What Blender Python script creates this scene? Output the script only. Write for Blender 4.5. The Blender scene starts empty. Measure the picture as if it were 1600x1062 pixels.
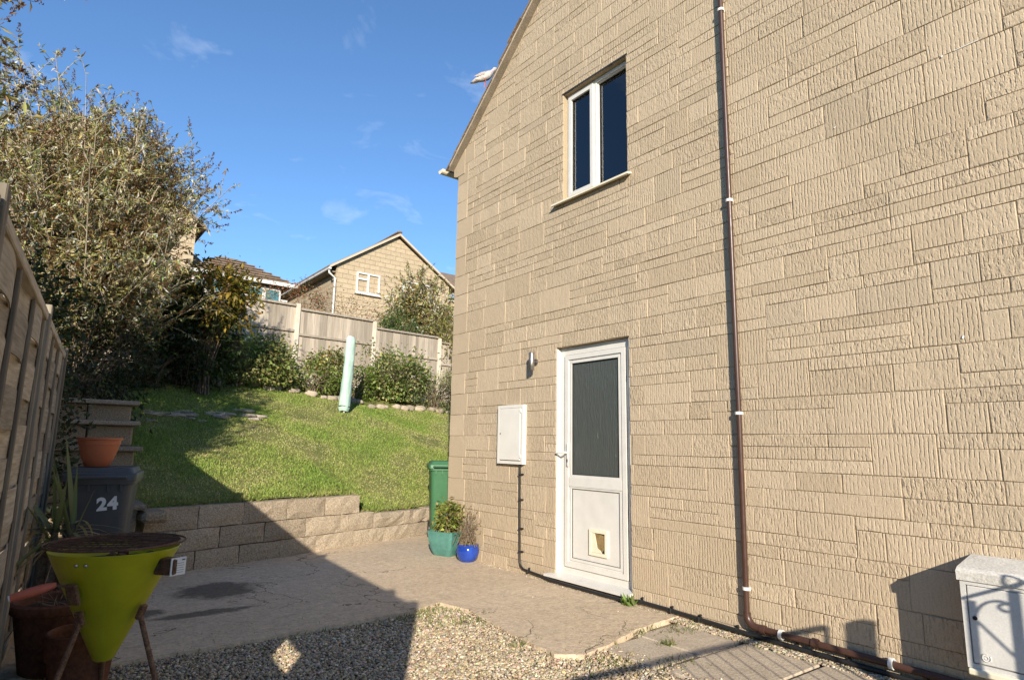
import bpy, math, random
import numpy as np
from mathutils import Vector, Matrix
random.seed(7); RNG = np.random.default_rng(7)
sc = bpy.context.scene
COL = sc.collection
R_ = math.radians

# ------------------------------------------------------------------ camera
# world: house wall is the plane x = 4.02, y runs along the wall away from us, z up
cd = bpy.data.cameras.new('camera'); cam = bpy.data.objects.new('camera', cd); COL.objects.link(cam)
cd.sensor_width = 36; cd.lens = 21.65; cd.clip_end = 2000; cd.clip_start = .05
yaw, pitch, roll = .6565, .1706, .0177
r0 = Vector((math.cos(yaw), -math.sin(yaw), 0)); f0 = Vector((math.sin(yaw), math.cos(yaw), 0))
fw = f0*math.cos(pitch)+Vector((0, 0, math.sin(pitch))); u0 = r0.cross(fw)
rx = r0*math.cos(roll)+u0*math.sin(roll); ux = u0*math.cos(roll)-r0*math.sin(roll)
cam.matrix_world = Matrix(((rx.x, ux.x, -fw.x, 0), (rx.y, ux.y, -fw.y, 0), (rx.z, ux.z, -fw.z, 1.23), (0, 0, 0, 1)))
sc.camera = cam

# ------------------------------------------------------------------ light
SUN_EL = R_(19.4); TRAVEL = Vector((.527, .850, 0)).normalized()
w = bpy.data.worlds.new('World'); sc.world = w; w.use_nodes = True
nt = w.node_tree; nt.nodes.clear()
wo = nt.nodes.new('ShaderNodeOutputWorld'); bg = nt.nodes.new('ShaderNodeBackground')
sky = nt.nodes.new('ShaderNodeTexSky'); sky.sky_type = 'NISHITA'; sky.sun_disc = False
sky.sun_elevation = SUN_EL; sky.sun_rotation = math.atan2(-TRAVEL.x, -TRAVEL.y)
sky.air_density = 1.4; sky.dust_density = .1; sky.ozone_density = 6.0; sky.altitude = 2000
bg.inputs['Strength'].default_value = .125
# thin scattered clouds over the whole sky
tc = nt.nodes.new('ShaderNodeTexCoord'); sp = nt.nodes.new('ShaderNodeSeparateXYZ')
nt.links.new(tc.outputs['Generated'], sp.inputs[0])
zc = nt.nodes.new('ShaderNodeMath'); zc.operation = 'MAXIMUM'; zc.inputs[1].default_value = .03; nt.links.new(sp.outputs[2], zc.inputs[0])
za = nt.nodes.new('ShaderNodeMath'); za.operation = 'ADD'; za.inputs[1].default_value = .12; nt.links.new(zc.outputs[0], za.inputs[0])
dx = nt.nodes.new('ShaderNodeMath'); dx.operation = 'DIVIDE'; nt.links.new(sp.outputs[0], dx.inputs[0]); nt.links.new(za.outputs[0], dx.inputs[1])
dy = nt.nodes.new('ShaderNodeMath'); dy.operation = 'DIVIDE'; nt.links.new(sp.outputs[1], dy.inputs[0]); nt.links.new(za.outputs[0], dy.inputs[1])
cb = nt.nodes.new('ShaderNodeCombineXYZ'); nt.links.new(dx.outputs[0], cb.inputs[0]); nt.links.new(dy.outputs[0], cb.inputs[1])
nz = nt.nodes.new('ShaderNodeTexNoise'); nz.inputs['Scale'].default_value = 4.3; nz.inputs['Detail'].default_value = 7; nz.inputs['Roughness'].default_value = .55; nz.inputs['Distortion'].default_value = .6
nt.links.new(cb.outputs[0], nz.inputs['Vector'])
cr = nt.nodes.new('ShaderNodeMapRange'); cr.inputs[1].default_value = .58; cr.inputs[2].default_value = .80; cr.inputs[4].default_value = .24; nt.links.new(nz.outputs[0], cr.inputs[0])
mx = nt.nodes.new('ShaderNodeMix'); mx.data_type = 'RGBA'; mx.inputs['B'].default_value = (6.5, 6.8, 7.2, 1)
nt.links.new(cr.outputs[0], mx.inputs['Factor']); nt.links.new(sky.outputs[0], mx.inputs['A'])
nt.links.new(mx.outputs['Result'], bg.inputs['Color']); nt.links.new(bg.outputs[0], wo.inputs[0])
sd = bpy.data.lights.new('sun', 'SUN'); sd.energy = 4.9; sd.angle = R_(.5); sd.color = (1, .90, .75)
sun = bpy.data.objects.new('sun', sd); COL.objects.link(sun)
sdir = TRAVEL*math.cos(SUN_EL)-Vector((0, 0, math.sin(SUN_EL)))
sun.rotation_euler = sdir.to_track_quat('-Z', 'Y').to_euler(); sun.location = (-20, -30, 25)
vs = sc.view_settings; vs.view_transform = 'Standard'; vs.look = 'None'; vs.exposure = .72; vs.gamma = 1; vs.use_curve_mapping = False

# ------------------------------------------------------------------ materials
class NT:
    def __init__(s, name, rough=.8, spec=.3):
        s.m = bpy.data.materials.new(name); s.m.use_nodes = True; s.t = s.m.node_tree
        s.b = s.t.nodes['Principled BSDF']; s.b.inputs['Roughness'].default_value = rough
        s.b.inputs['Specular IOR Level'].default_value = spec
        s.pos = None
    def n(s, kind, **kw):
        x = s.t.nodes.new('ShaderNode'+kind)
        for k, v in kw.items():
            if k in ('operation', 'data_type', 'blend_type', 'attribute_name', 'feature', 'wave_type', 'distance'): setattr(x, k, v)
            else: x.inputs[k.replace('_', ' ') if not k.isdigit() else int(k)].default_value = v
        return x
    def l(s, a, b): s.t.links.new(a, b); return b
    def P(s):
        if not s.pos: s.pos = s.n('NewGeometry').outputs['Position']
        return s.pos
    def scaled(s, v, off=None):
        x = s.n('VectorMath', operation='MULTIPLY'); x.inputs[1].default_value = v; s.l(s.P(), x.inputs[0]); o = x.outputs[0]
        if off is not None:
            a = s.n('VectorMath', operation='ADD'); s.l(o, a.inputs[0]); s.l(off, a.inputs[1]); o = a.outputs[0]
        return o
    def noise(s, scale=5, detail=4, rough=.55, vec=None, dist=0):
        x = s.n('TexNoise', Scale=scale, Detail=detail, Roughness=rough, Distortion=dist); s.l(vec or s.P(), x.inputs['Vector']); return x.outputs[0]
    def ramp(s, fac, lo, hi, a=0., b=1.):
        x = s.n('MapRange'); x.inputs[1].default_value = lo; x.inputs[2].default_value = hi; x.inputs[3].default_value = a; x.inputs[4].default_value = b
        s.l(fac, x.inputs[0]); return x.outputs[0]
    def mix(s, fac, a, b, blend='MIX'):
        x = s.n('Mix', data_type='RGBA', blend_type=blend)
        for k, v in (('A', a), ('B', b)):
            if isinstance(v, tuple): x.inputs[k].default_value = (*v, 1) if len(v) == 3 else v
            else: s.l(v, x.inputs[k])
        if isinstance(fac, (int, float)): x.inputs['Factor'].default_value = fac
        else: s.l(fac, x.inputs['Factor'])
        return x.outputs['Result']
    def math(s, op, a, b=None):
        x = s.n('Math', operation=op)
        for i, v in enumerate((a, b)):
            if v is None: continue
            if isinstance(v, (int, float)): x.inputs[i].default_value = v
            else: s.l(v, x.inputs[i])
        return x.outputs[0]
    def color(s, c):
        if isinstance(c, tuple): s.b.inputs['Base Color'].default_value = (*c, 1)
        else: s.l(c, s.b.inputs['Base Color'])
        return s
    def bump(s, h, dist=.01, strength=1):
        x = s.n('Bump', Strength=strength, Distance=dist); s.l(h, x.inputs['Height']); s.l(x.outputs[0], s.b.inputs['Normal']); return s
    def attr(s, name='Col'):
        return s.n('Attribute', attribute_name=name).outputs['Color']

def mottled(name, c1, c2, scale=6, rough=.8, spec=.3, fine=60, fineamt=.25, bump=.002, metal=0, lo=.35, hi=.65):
    t = NT(name, rough, spec); f = t.ramp(t.noise(scale, 5), lo, hi)
    c = t.mix(f, c1, c2); g = t.noise(fine, 3)
    c = t.mix(fineamt, c, t.mix(t.ramp(g, .3, .7), tuple(x*.45 for x in c1), tuple(min(1, x*1.5) for x in c2)))
    t.color(c); t.b.inputs['Metallic'].default_value = metal
    if bump: t.bump(t.math('ADD', g, t.math('MULTIPLY', t.noise(fine*3, 2), .5)), bump)
    return t.m
def plain(name, c, rough=.5, spec=.4, metal=0, dirt=.12, scale=9):
    t = NT(name, rough, spec); f = t.ramp(t.noise(scale, 5), .35, .75)
    t.color(t.mix(t.math('MULTIPLY', f, dirt), c, tuple(x*.35 for x in c))); t.b.inputs['Metallic'].default_value = metal
    t.l(t.ramp(t.noise(scale*3, 3), .3, .7, rough*.85, min(1, rough*1.2)), t.b.inputs['Roughness'])
    return t.m

def stone_mat(name, tint=(1, 1, 1)):
    t = NT(name, .92, .15); a = t.attr('Col'); s = t.n('SeparateColor'); t.l(a, s.inputs[0])
    tone, style, rnd = s.outputs[0], s.outputs[1], s.outputs[2]
    off = t.n('CombineXYZ'); t.l(t.math('MULTIPLY', rnd, 37.), off.inputs[1]); t.l(t.math('MULTIPLY', rnd, 19.), off.inputs[2]); off = off.outputs[0]
    c = t.mix(tone, tuple(a*b for a, b in zip((.40, .314, .214), tint)), tuple(a*b for a, b in zip((.502, .402, .284), tint)))
    big = t.ramp(t.noise(.55, 5, .6), .52, .74)
    c = t.mix(t.math('MULTIPLY', big, .4), c, (.34, .28, .20))
    st2 = t.ramp(t.noise(1, 5, .65, t.scaled((1, 2.6, .55))), .56, .74); c = t.mix(t.math('MULTIPLY', st2, .28), c, (.28, .23, .165))
    ind = t.ramp(rnd, .965, .98); c = t.mix(t.math('MULTIPLY', ind, .22), c, (.27, .23, .175))
    fine = t.noise(130, 3, .6); c = t.mix(.2, c, t.mix(t.ramp(fine, .35, .65), (.20, .15, .09), (.62, .51, .36)))
    t.color(c)
    # tooled vertical grooves in broken dashes
    warp = t.noise(9, 3, .6, t.scaled((1, 1, 1), off))
    wy = t.math('ADD', t.n('SeparateXYZ').outputs[1], 0); t.l(t.scaled((1, 1, 1), off), wy.node.inputs[0].links[0].from_node.inputs[0])
    sway = t.noise(1, 3, .6, t.scaled((1, 9, 14), off))
    wave = t.math('SINE', t.math('ADD', t.math('MULTIPLY', wy, 285.), t.math('MULTIPLY', sway, 5.5)))
    groove = t.ramp(t.math('ADD', wave, t.math('MULTIPLY', warp, .5)), -.72, .05)                                  # 0 in the groove, 1 on the rib
    b0 = t.noise(1, 2, .5, t.scaled((1, 40, 19), off))
    brk = t.mix(style, t.ramp(b0, .47, .60), t.ramp(b0, .40, .52))     # where a groove is interrupted
    h = t.math('MAXIMUM', groove, brk)
    chips = t.ramp(t.noise(1, 3, .6, t.scaled((1, 48, 24), off), .4), .34, .60)
    h = t.math('ADD', t.math('MULTIPLY', h, .75), t.math('MULTIPLY', chips, t.math('ADD', t.math('MULTIPLY', style, .35), .12)))
    amt = t.math('MULTIPLY', t.ramp(rnd, .0, .22, .12, 1.), t.ramp(t.math('FRACT', t.math('MULTIPLY', rnd, 7.3)), 0, 1, .45, 1.15))
    h = t.math('MULTIPLY', h, amt)
    h = t.math('ADD', h, t.math('MULTIPLY', fine, .16)); h = t.math('ADD', h, t.math('MULTIPLY', warp, .5))
    t.bump(h, .0062, .95)
    return t.m

def leaf_mat(name, rough=.5, trans=.35):
    t = NT(name, rough, .35); c = t.attr('Col'); t.color(c)
    tr = t.n('BsdfTranslucent'); t.l(t.mix(.5, c, t.mix(1, c, (1.3, 1.25, .5), 'MULTIPLY')), tr.inputs['Color'])
    ms = t.n('MixShader'); ms.inputs[0].default_value = trans
    t.l(t.b.outputs[0], ms.inputs[1]); t.l(tr.outputs[0], ms.inputs[2])
    t.l(ms.outputs[0], t.t.nodes['Material Output'].inputs['Surface'])
    return t.m
def attr_mat(name, rough=.85, spec=.25, fine=150, amt=.3, bump=.001):
    t = NT(name, rough, spec); c = t.attr('Col'); g = t.noise(fine, 3)
    t.color(t.mix(amt, c, t.mix(1, c, t.mix(t.ramp(g, .3, .7), (.3, .3, .3), (1.6, 1.6, 1.6)), 'MULTIPLY')))
    t.bump(g, bump); return t.m
def wood_mat(name, c1, c2, axis='z', green=.3):
    t = NT(name, .85, .2); a = t.attr('Col')
    v = {'z': (38, 38, 2.2), 'y': (38, 2.2, 60)}[axis]
    rn = t.n('CombineXYZ'); s = t.n('SeparateColor'); t.l(a, s.inputs[0])
    for i in range(3): t.l(t.math('MULTIPLY', s.outputs[1], 13.+i*7), rn.inputs[i])
    g = t.noise(1, 5, .6, t.scaled(v, rn.outputs[0]), .5)
    c = t.mix(t.ramp(g, .3, .7), c1, c2)
    c = t.mix(t.math('MULTIPLY', t.ramp(t.noise(2.5, 4), .5, .75), green), c, (.10, .115, .06))
    k = t.math('ADD', t.math('MULTIPLY', s.outputs[0], .6), .7)
    cc = t.n('CombineXYZ')
    for i in range(3): t.l(k, cc.inputs[i])
    t.color(t.mix(1, c, cc.outputs[0], 'MULTIPLY')); t.bump(g, .0025); return t.m
def glass_mat(name, tint, rough=.05, bump=0):
    t = NT(name, rough, .6); t.color(tint); t.b.inputs['IOR'].default_value = 1.5
    if bump:
        t.bump(t.noise(1, 2, .5, t.scaled((1, 70, 7)), 1.0), bump)
    return t.m

M = {}
M['stone'] = stone_mat('reconstituted_stone')
M['mortar'] = mottled('stone_mortar', (.36, .285, .185), (.44, .35, .23), 3, .95, .1, 90, .3, .003)
M['white'] = plain('white_upvc', (.63, .61, .565), .35, .5, 0, .16)
M['cream'] = plain('cream_plastic', (.74, .68, .52), .45, .4, 0, .15)
M['white_metal'] = plain('white_cabinet_paint', (.66, .635, .58), .5, .4, 0, .12, 5)
M['glass_dark'] = glass_mat('window_glass', (.012, .016, .022), .02)
M['glass_obs'] = glass_mat('obscured_glass', (.065, .073, .067), .24, .007)
M['gasket'] = plain('black_gasket', (.02, .02, .02), .6)
M['blind'] = plain('pale_blind', (.55, .58, .50), .8)  # pale colour of the strip that imitates a reflection in the window
M['steel'] = plain('brushed_steel', (.38, .35, .32), .3, .5, .9, .1)
M['brownpipe'] = plain('brown_plastic', (.066, .032, .023), .35, .45, 0, .35)
M['blackpipe'] = plain('black_plastic', (.018, .018, .018), .4, .4, 0, .1)
M['clipwhite'] = plain('white_clip', (.75, .74, .70), .5)
M['grp'] = mottled('grey_box_plastic', (.50, .49, .46), (.60, .59, .56), 4, .6, .3, 120, .12, .0006)
M['concrete_lid'] = mottled('weathered_lid', (.46, .44, .40), (.60, .58, .53), 7, .9, .2, 90, .35, .002)
M['tile'] = mottled('roof_tile', (.13, .095, .07), (.24, .18, .13), 4, .9, .2, 50, .35, .004)
M['verge'] = mottled('verge_mortar', (.42, .35, .26), (.52, .44, .33), 5, .95, .1, 70, .3, .004)
M['soffit'] = mottled('undercloak', (.20, .165, .125), (.30, .25, .19), 6, .95, .1, 70, .3, .002)
M['block'] = attr_mat('retaining_block', .95, .1, 75, .62, .006)
M['fence_side'] = wood_mat('weathered_woven_wood', (.26, .21, .155), (.47, .40, .31), 'y', .25)
M['fence_post'] = wood_mat('weathered_post_wood', (.15, .12, .09), (.30, .255, .195), 'z', .3)
M['fence_back'] = wood_mat('silvered_board_wood', (.28, .235, .185), (.45, .395, .325), 'z', .10)
M['conc_post'] = mottled('concrete_post', (.46, .41, .33), (.58, .53, .44), 5, .95, .1, 90, .25, .002)
M['terracotta'] = mottled('terracotta', (.33, .105, .05), (.45, .17, .09), 6, .85, .2, 40, .2, .001)
M['terracotta_dark'] = mottled('old_terracotta', (.075, .036, .024), (.15, .068, .042), 7, .9, .15, 50, .35, .0015)
M['terraplast'] = plain('orange_plastic_bowl', (.46, .14, .065), .5, .3, 0, .2)
M['teal'] = mottled('teal_glaze', (.055, .165, .14), (.085, .22, .185), 7, .3, .5, 40, .15, .0005)
M['blue'] = mottled('cobalt_glaze', (.010, .035, .23), (.018, .06, .34), 8, .12, .6, 40, .1, 0)
M['bin_green'] = plain('green_bin_plastic', (.045, .14, .065), .42, .4, 0, .2)
M['bin_grey'] = plain('dark_grey_bin_plastic', (.075, .076, .079), .45, .35, 0, .2)
M['lime'] = plain('lime_enamel', (.52, .52, .018), .38, .45, 0, .38, 7)
M['rust'] = mottled('rusty_steel', (.07, .03, .016), (.24, .14, .085), 28, .8, .3, 120, .45, .001, .2)
M['grill'] = mottled('charred_wire', (.045, .028, .020), (.19, .10, .06), 25, .7, .3, 120, .3, 0, .4)
M['redhandle'] = plain('faded_red_wood', (.60, .16, .095), .6, .3, 0, .25)
M['sticker'] = plain('white_sticker', (.72, .72, .70), .5)
M['ink'] = plain('sticker_ink', (.12, .12, .12), .7)
M['soil'] = mottled('dark_soil', (.035, .026, .018), (.075, .056, .038), 12, .95, .1, 90, .4, .008)
M['leaf'] = leaf_mat('leaf', .5, .42); M['grass'] = leaf_mat('grass_blade', .6, .3)
M['twig'] = mottled('twig_bark', (.11, .08, .055), (.24, .185, .13), 14, .9, .15, 80, .3, 0)
M['pale_twig'] = mottled('pale_twig_bark', (.26, .205, .14), (.44, .37, .27), 14, .9, .15, 80, .3, 0)
M['bark'] = mottled('old_bark', (.065, .05, .038), (.15, .12, .09), 9, .95, .1, 40, .4, .01)
M['pebble'] = attr_mat('gravel_pebble', .85, .25, 190, .25, .0006)
M['rock'] = attr_mat('rough_rock', .92, .15, 60, .45, .006)
M['polecover'] = mottled('mint_polythene', (.33, .47, .40), (.42, .56, .49), 5, .5, .35, 30, .1, .004)
M['iron'] = plain('black_iron', (.016, .016, .017), .5)
M['cord'] = plain('dark_cord', (.03, .03, .03), .7)
M['farstone'] = None
def far_stone():
    t = NT('far_house_stone', .92, .12)
    sv = t.scaled((1, 1, 1)); sp_ = t.n('SeparateXYZ'); t.l(sv, sp_.inputs[0])
    cm = t.n('CombineXYZ'); t.l(t.math('ADD', sp_.outputs[0], sp_.outputs[1]), cm.inputs[0]); t.l(sp_.outputs[2], cm.inputs[1])
    b = t.n('TexBrick', Scale=1.0); b.inputs['Brick Width'].default_value = .5; b.inputs['Row Height'].default_value = .215; b.inputs['Mortar Size'].default_value = .012
    b.inputs['Color1'].default_value = (.42, .335, .225, 1); b.inputs['Color2'].default_value = (.37, .295, .20, 1); b.inputs['Mortar'].default_value = (.27, .215, .15, 1)
    t.l(cm.outputs[0], b.inputs['Vector'])
    t.color(t.mix(.18, b.outputs[0], t.mix(t.ramp(t.noise(14, 4), .35, .65), (.26, .20, .13), (.62, .52, .37)))); t.bump(b.outputs['Fac'], -.01); return t.m
M['farstone'] = far_stone()
def conc():
    t = NT('worn_concrete', .93, .15)
    c = t.mix(t.ramp(t.noise(1.3, 6, .6), .34, .66), (.54, .435, .31), (.63, .51, .375))
    c = t.mix(t.math('MULTIPLY', t.ramp(t.noise(4.5, 5, .65), .55, .72), .35), c, (.33, .275, .21))
    g = t.noise(55, 4, .65); c = t.mix(.3, c, t.mix(t.ramp(g, .32, .68), (.27, .20, .13), (.68, .555, .40)))
    c = t.mix(.4, c, t.mix(1, c, t.mix(t.ramp(t.noise(11, 5, .7), .36, .64), (.7, .7, .7), (1.22, 1.2, 1.16)), 'MULTIPLY'))
    c = t.mix(t.math('MULTIPLY', t.ramp(t.noise(2.2, 3, .6, t.scaled((1, .35, 1))), .55, .68), .30), c, (.52, .40, .27))
    # damp dark spill and grime by the retaining wall
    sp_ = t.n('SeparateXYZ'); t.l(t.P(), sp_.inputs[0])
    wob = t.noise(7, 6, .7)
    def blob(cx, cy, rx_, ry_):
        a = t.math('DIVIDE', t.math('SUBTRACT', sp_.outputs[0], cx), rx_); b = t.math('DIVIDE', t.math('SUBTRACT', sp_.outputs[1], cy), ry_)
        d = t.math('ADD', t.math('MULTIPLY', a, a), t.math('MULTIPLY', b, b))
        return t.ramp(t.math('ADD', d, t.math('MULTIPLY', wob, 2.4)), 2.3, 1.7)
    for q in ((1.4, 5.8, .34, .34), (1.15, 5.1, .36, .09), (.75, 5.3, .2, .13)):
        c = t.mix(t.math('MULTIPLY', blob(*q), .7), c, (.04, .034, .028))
    grit = t.noise(26, 3, .75); c = t.mix(.55, c, t.mix(1, c, t.mix(t.ramp(grit, .34, .62), (.66, .65, .64), (1.16, 1.15, 1.13)), 'MULTIPLY'))
    pits = t.ramp(t.noise(85, 2, .5), .30, .24); c = t.mix(t.math('MULTIPLY', pits, .7), c, (.16, .13, .10))
    ck = t.math('ABSOLUTE', t.math('SUBTRACT', t.noise(.75, 6, .55, None, .3), .5)); crack = t.math('MULTIPLY', t.ramp(ck, .0035, .0012), t.ramp(t.noise(.6, 2), .44, .52))
    c = t.mix(t.math('MULTIPLY', crack, .75), c, (.12, .10, .075))
    t.color(c); t.bump(t.math('SUBTRACT', t.math('ADD', g, t.math('MULTIPLY', grit, .8)), t.math('MULTIPLY', crack, 1.5)), .005); return t.m
M['concrete'] = conc()
M['paver'] = mottled('grey_paving', (.38, .315, .235), (.50, .42, .32), 3.5, .93, .12, 70, .35, .003)
M['gravelbase'] = mottled('gravel_bed', (.20, .16, .115), (.34, .285, .21), 60, .95, .1, 120, .5, .012)
def lawn_mat():
    t = NT('lawn_soil_grass', .95, .1)
    c = t.mix(t.ramp(t.noise(2.6, 6, .65), .36, .62), (.14, .175, .042), (.25, .255, .075))
    c = t.mix(t.math('MULTIPLY', t.ramp(t.noise(1.7, 5, .7, t.scaled((1, 1, 1))), .56, .70), .8), c, (.33, .255, .16))
    g = t.noise(45, 4, .7); c = t.mix(.4, c, t.mix(t.ramp(g, .35, .65), (.035, .05, .015), (.27, .27, .10))); t.color(c); t.bump(g, .03); return t.m
M['lawn'] = lawn_mat()
M['earth'] = mottled('bank_earth', (.07, .06, .035), (.15, .12, .075), 5, .95, .1, 40, .4, .02)
M['field'] = mottled('rough_ground', (.07, .085, .03), (.13, .125, .06), .5, .95, .1, 8, .4, .02)

# ------------------------------------------------------------------ mesh helpers
class MB:
    """collects shapes (world coordinates) and links them as ONE mesh object"""
    def __init__(s): s.v = []; s.f = []; s.c = []
    def add(s, vs_, fs, col=None):
        o = len(s.v); s.v += [tuple(x) for x in vs_]; s.f += [tuple(i+o for i in f) for f in fs]
        s.c += [col or (.5, .5, .5)]*len(vs_); return s
    def box(s, c, size, rot=None, bev=0, col=None):
        hx, hy, hz = (k/2 for k in size)
        if not bev:
            vs_ = [(x, y, z) for x in (-hx, hx) for y in (-hy, hy) for z in (-hz, hz)]
            fs = [(0, 1, 3, 2), (4, 6, 7, 5), (0, 4, 5, 1), (2, 3, 7, 6), (0, 2, 6, 4), (1, 5, 7, 3)]
        else:
            b = min(bev, hx*.9, hy*.9, hz*.9); vs_ = []; idx = {}
            for sx in (-1, 1):
                for sy in (-1, 1):
                    for sz in (-1, 1):
                        for ax in range(3):
                            p = [sx*(hx-b), sy*(hy-b), sz*(hz-b)]; p[ax] = (sx*hx, sy*hy, sz*hz)[ax]
                            idx[(sx, sy, sz, ax)] = len(vs_); vs_.append(tuple(p))
            fs = []
            for ax in range(3):
                a, bb = [k for k in range(3) if k != ax]
                for sg in (-1, 1):
                    q = []
                    for ua, ub in ((-1, -1), (1, -1), (1, 1), (-1, 1)):
                        k = [0, 0, 0]; k[ax] = sg; k[a] = ua; k[bb] = ub; q.append(idx[(*k, ax)])
                    flip = (sg > 0) == (ax == 1); fs.append(tuple(q[::-1] if flip else q))
            for ax in range(3):
                a, bb = [k for k in range(3) if k != ax]
                for ua in (-1, 1):
                    for ub in (-1, 1):
                        k = [0, 0, 0]; k[a] = ua; k[bb] = ub; k[ax] = -1; k2 = list(k); k2[ax] = 1
                        fs.append((idx[(*k, a)], idx[(*k2, a)], idx[(*k2, bb)], idx[(*k, bb)]))
            for sx in (-1, 1):
                for sy in (-1, 1):
                    for sz in (-1, 1): fs.append(tuple(idx[(sx, sy, sz, a)] for a in range(3)))
        Rm = rot if isinstance(rot, Matrix) else (Matrix.Rotation(rot, 3, 'Z') if rot else None)
        C_ = Vector(c); out = [(Rm @ Vector(p) if Rm else Vector(p))+C_ for p in vs_]
        return s.add(out, fs, col)
    def tube(s, pts, r, n=8, col=None, cap=True):
        pts = [Vector(p) for p in pts]; rs = r if isinstance(r, (list, tuple)) else [r]*len(pts)
        vs_ = []; fs = []; prev = None
        for i, p in enumerate(pts):
            d = (pts[min(i+1, len(pts)-1)]-pts[max(i-1, 0)]).normalized()
            if prev is None:
                a = d.cross(Vector((0, 0, 1)));
                if a.length < .05: a = d.cross(Vector((0, 1, 0)))
                a.normalize()
            else: a = (prev-d*prev.dot(d)).normalized()
            prev = a; b = d.cross(a)
            for k in range(n):
                t = 2*math.pi*k/n; vs_.append(p+(a*math.cos(t)+b*math.sin(t))*rs[i])
            if i:
                for k in range(n):
                    k2 = (k+1) % n; fs.append(((i-1)*n+k, (i-1)*n+k2, i*n+k2, i*n+k))
        if cap: fs += [tuple(range(n-1, -1, -1)), tuple((len(pts)-1)*n+k for k in range(n))]
        return s.add(vs_, fs, col)
    def lathe(s, prof, c, n=28, rot=None, col=None, sq=0):
        """prof: (radius, z). sq>0 gives a rounded-square plan"""
        vs_ = []; fs = []
        for r, z in prof:
            for k in range(n):
                t = 2*math.pi*k/n; q = 1.
                if sq: q = 1/((abs(math.cos(t))**sq+abs(math.sin(t))**sq)**(1/sq))
                vs_.append(Vector((r*q*math.cos(t), r*q*math.sin(t), z)))
        for i in range(1, len(prof)):
            for k in range(n):
                k2 = (k+1) % n; fs.append(((i-1)*n+k, (i-1)*n+k2, i*n+k2, i*n+k))
        Rm = rot if isinstance(rot, Matrix) else (Matrix.Rotation(rot, 3, 'Z') if rot else None)
        return s.add([(Rm @ p if Rm else p)+Vector(c) for p in vs_], fs, col)
    def poly(s, pts, thick, col=None):
        """flat polygon extruded by vector thick"""
        t = Vector(thick); n = len(pts); vs_ = [Vector(p) for p in pts]+[Vector(p)+t for p in pts]
        fs = [tuple(range(n)), tuple(range(2*n-1, n-1, -1))]+[(i, n+i, n+(i+1) % n, (i+1) % n) for i in range(n)]
        return s.add(vs_, fs, col)
    def build(s, name, mat, parent=None, smooth=False, kind=None):
        o_ = root_loc(parent)
        me = bpy.data.meshes.new(name); me.from_pydata([(x-o_.x, y-o_.y, z-o_.z) for x, y, z in s.v], [], s.f)
        ca = me.color_attributes.new('Col', 'FLOAT_COLOR', 'POINT')
        ca.data.foreach_set('color', np.array([(*c, 1) for c in s.c], dtype=np.float32).ravel())
        fix_normals(me)
        if smooth: shade(me, smooth)
        me.materials.append(M[mat]); ob = bpy.data.objects.new(name, me); COL.objects.link(ob)
        if parent: ob.parent = parent
        if kind: ob['kind'] = kind
        return ob
def fix_normals(me):
    import bmesh
    bm = bmesh.new(); bm.from_mesh(me); bmesh.ops.recalc_face_normals(bm, faces=bm.faces[:]); bm.to_mesh(me); bm.free()
def shade(me, ang):
    me.polygons.foreach_set('use_smooth', [True]*len(me.polygons))
    if isinstance(ang, float): me.set_sharp_from_angle(angle=ang)
def root_loc(p):
    v = Vector((0, 0, 0))
    while p is not None: v = v+p.location; p = p.parent
    return v
def tag(o, label, cat, group=None):
    o['label'] = label; o['category'] = cat
    if group: o['group'] = group
    return o
def thing(name, label, cat, loc=(0, 0, 0), group=None):
    o = bpy.data.objects.new(name, None); COL.objects.link(o); o.location = loc; o.empty_display_size = .1
    return tag(o, label, cat, group)
def struct(o): o['kind'] = 'structure'; return o
def raw(name, V, F, mat, parent=None, col=None, smooth=False, kind=None):
    """numpy mesh: V (n,3), F (m,k)"""
    o_ = root_loc(parent); V = np.asarray(V, dtype=np.float32)-np.array(o_, dtype=np.float32)
    F = np.asarray(F, dtype=np.int32); m, k = F.shape
    me = bpy.data.meshes.new(name); me.vertices.add(len(V)); me.vertices.foreach_set('co', V.ravel())
    me.loops.add(m*k); me.loops.foreach_set('vertex_index', F.ravel()); me.polygons.add(m)
    me.polygons.foreach_set('loop_start', np.arange(0, m*k, k, dtype=np.int32)); me.update(calc_edges=True)
    if col is not None:
        ca = me.color_attributes.new('Col', 'FLOAT_COLOR', 'POINT'); c4 = np.ones((len(V), 4), dtype=np.float32); c4[:, :3] = col
        ca.data.foreach_set('color', c4.ravel())
    if smooth: me.polygons.foreach_set('use_smooth', [True]*m)
    me.materials.append(M[mat]); ob = bpy.data.objects.new(name, me); COL.objects.link(ob)
    if parent: ob.parent = parent
    if kind: ob['kind'] = kind
    return ob
def unit(a): return a/np.maximum(np.linalg.norm(a, axis=-1, keepdims=True), 1e-9)
def leaves(name, pos, d, up, L, W, col, mat='leaf', parent=None, kind=None, fold=.25):
    d = unit(d); side = unit(np.cross(d, up)); nrm = np.cross(side, d); n = len(pos)
    L = np.broadcast_to(L, (n,))[:, None]; W = np.broadcast_to(W, (n,))[:, None]
    V = np.empty((n, 4, 3)); V[:, 0] = pos; V[:, 2] = pos+d*L-nrm*L*.12
    V[:, 1] = pos+d*L*.45+side*W/2+nrm*W*fold; V[:, 3] = pos+d*L*.45-side*W/2+nrm*W*fold
    i = np.arange(n)[:, None]*4; F = np.concatenate([i+np.array([[0, 1, 2]]), i+np.array([[0, 2, 3]])])
    return raw(name, V.reshape(-1, 3), F, mat, parent, np.repeat(col, 4, axis=0), kind=kind)
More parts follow.
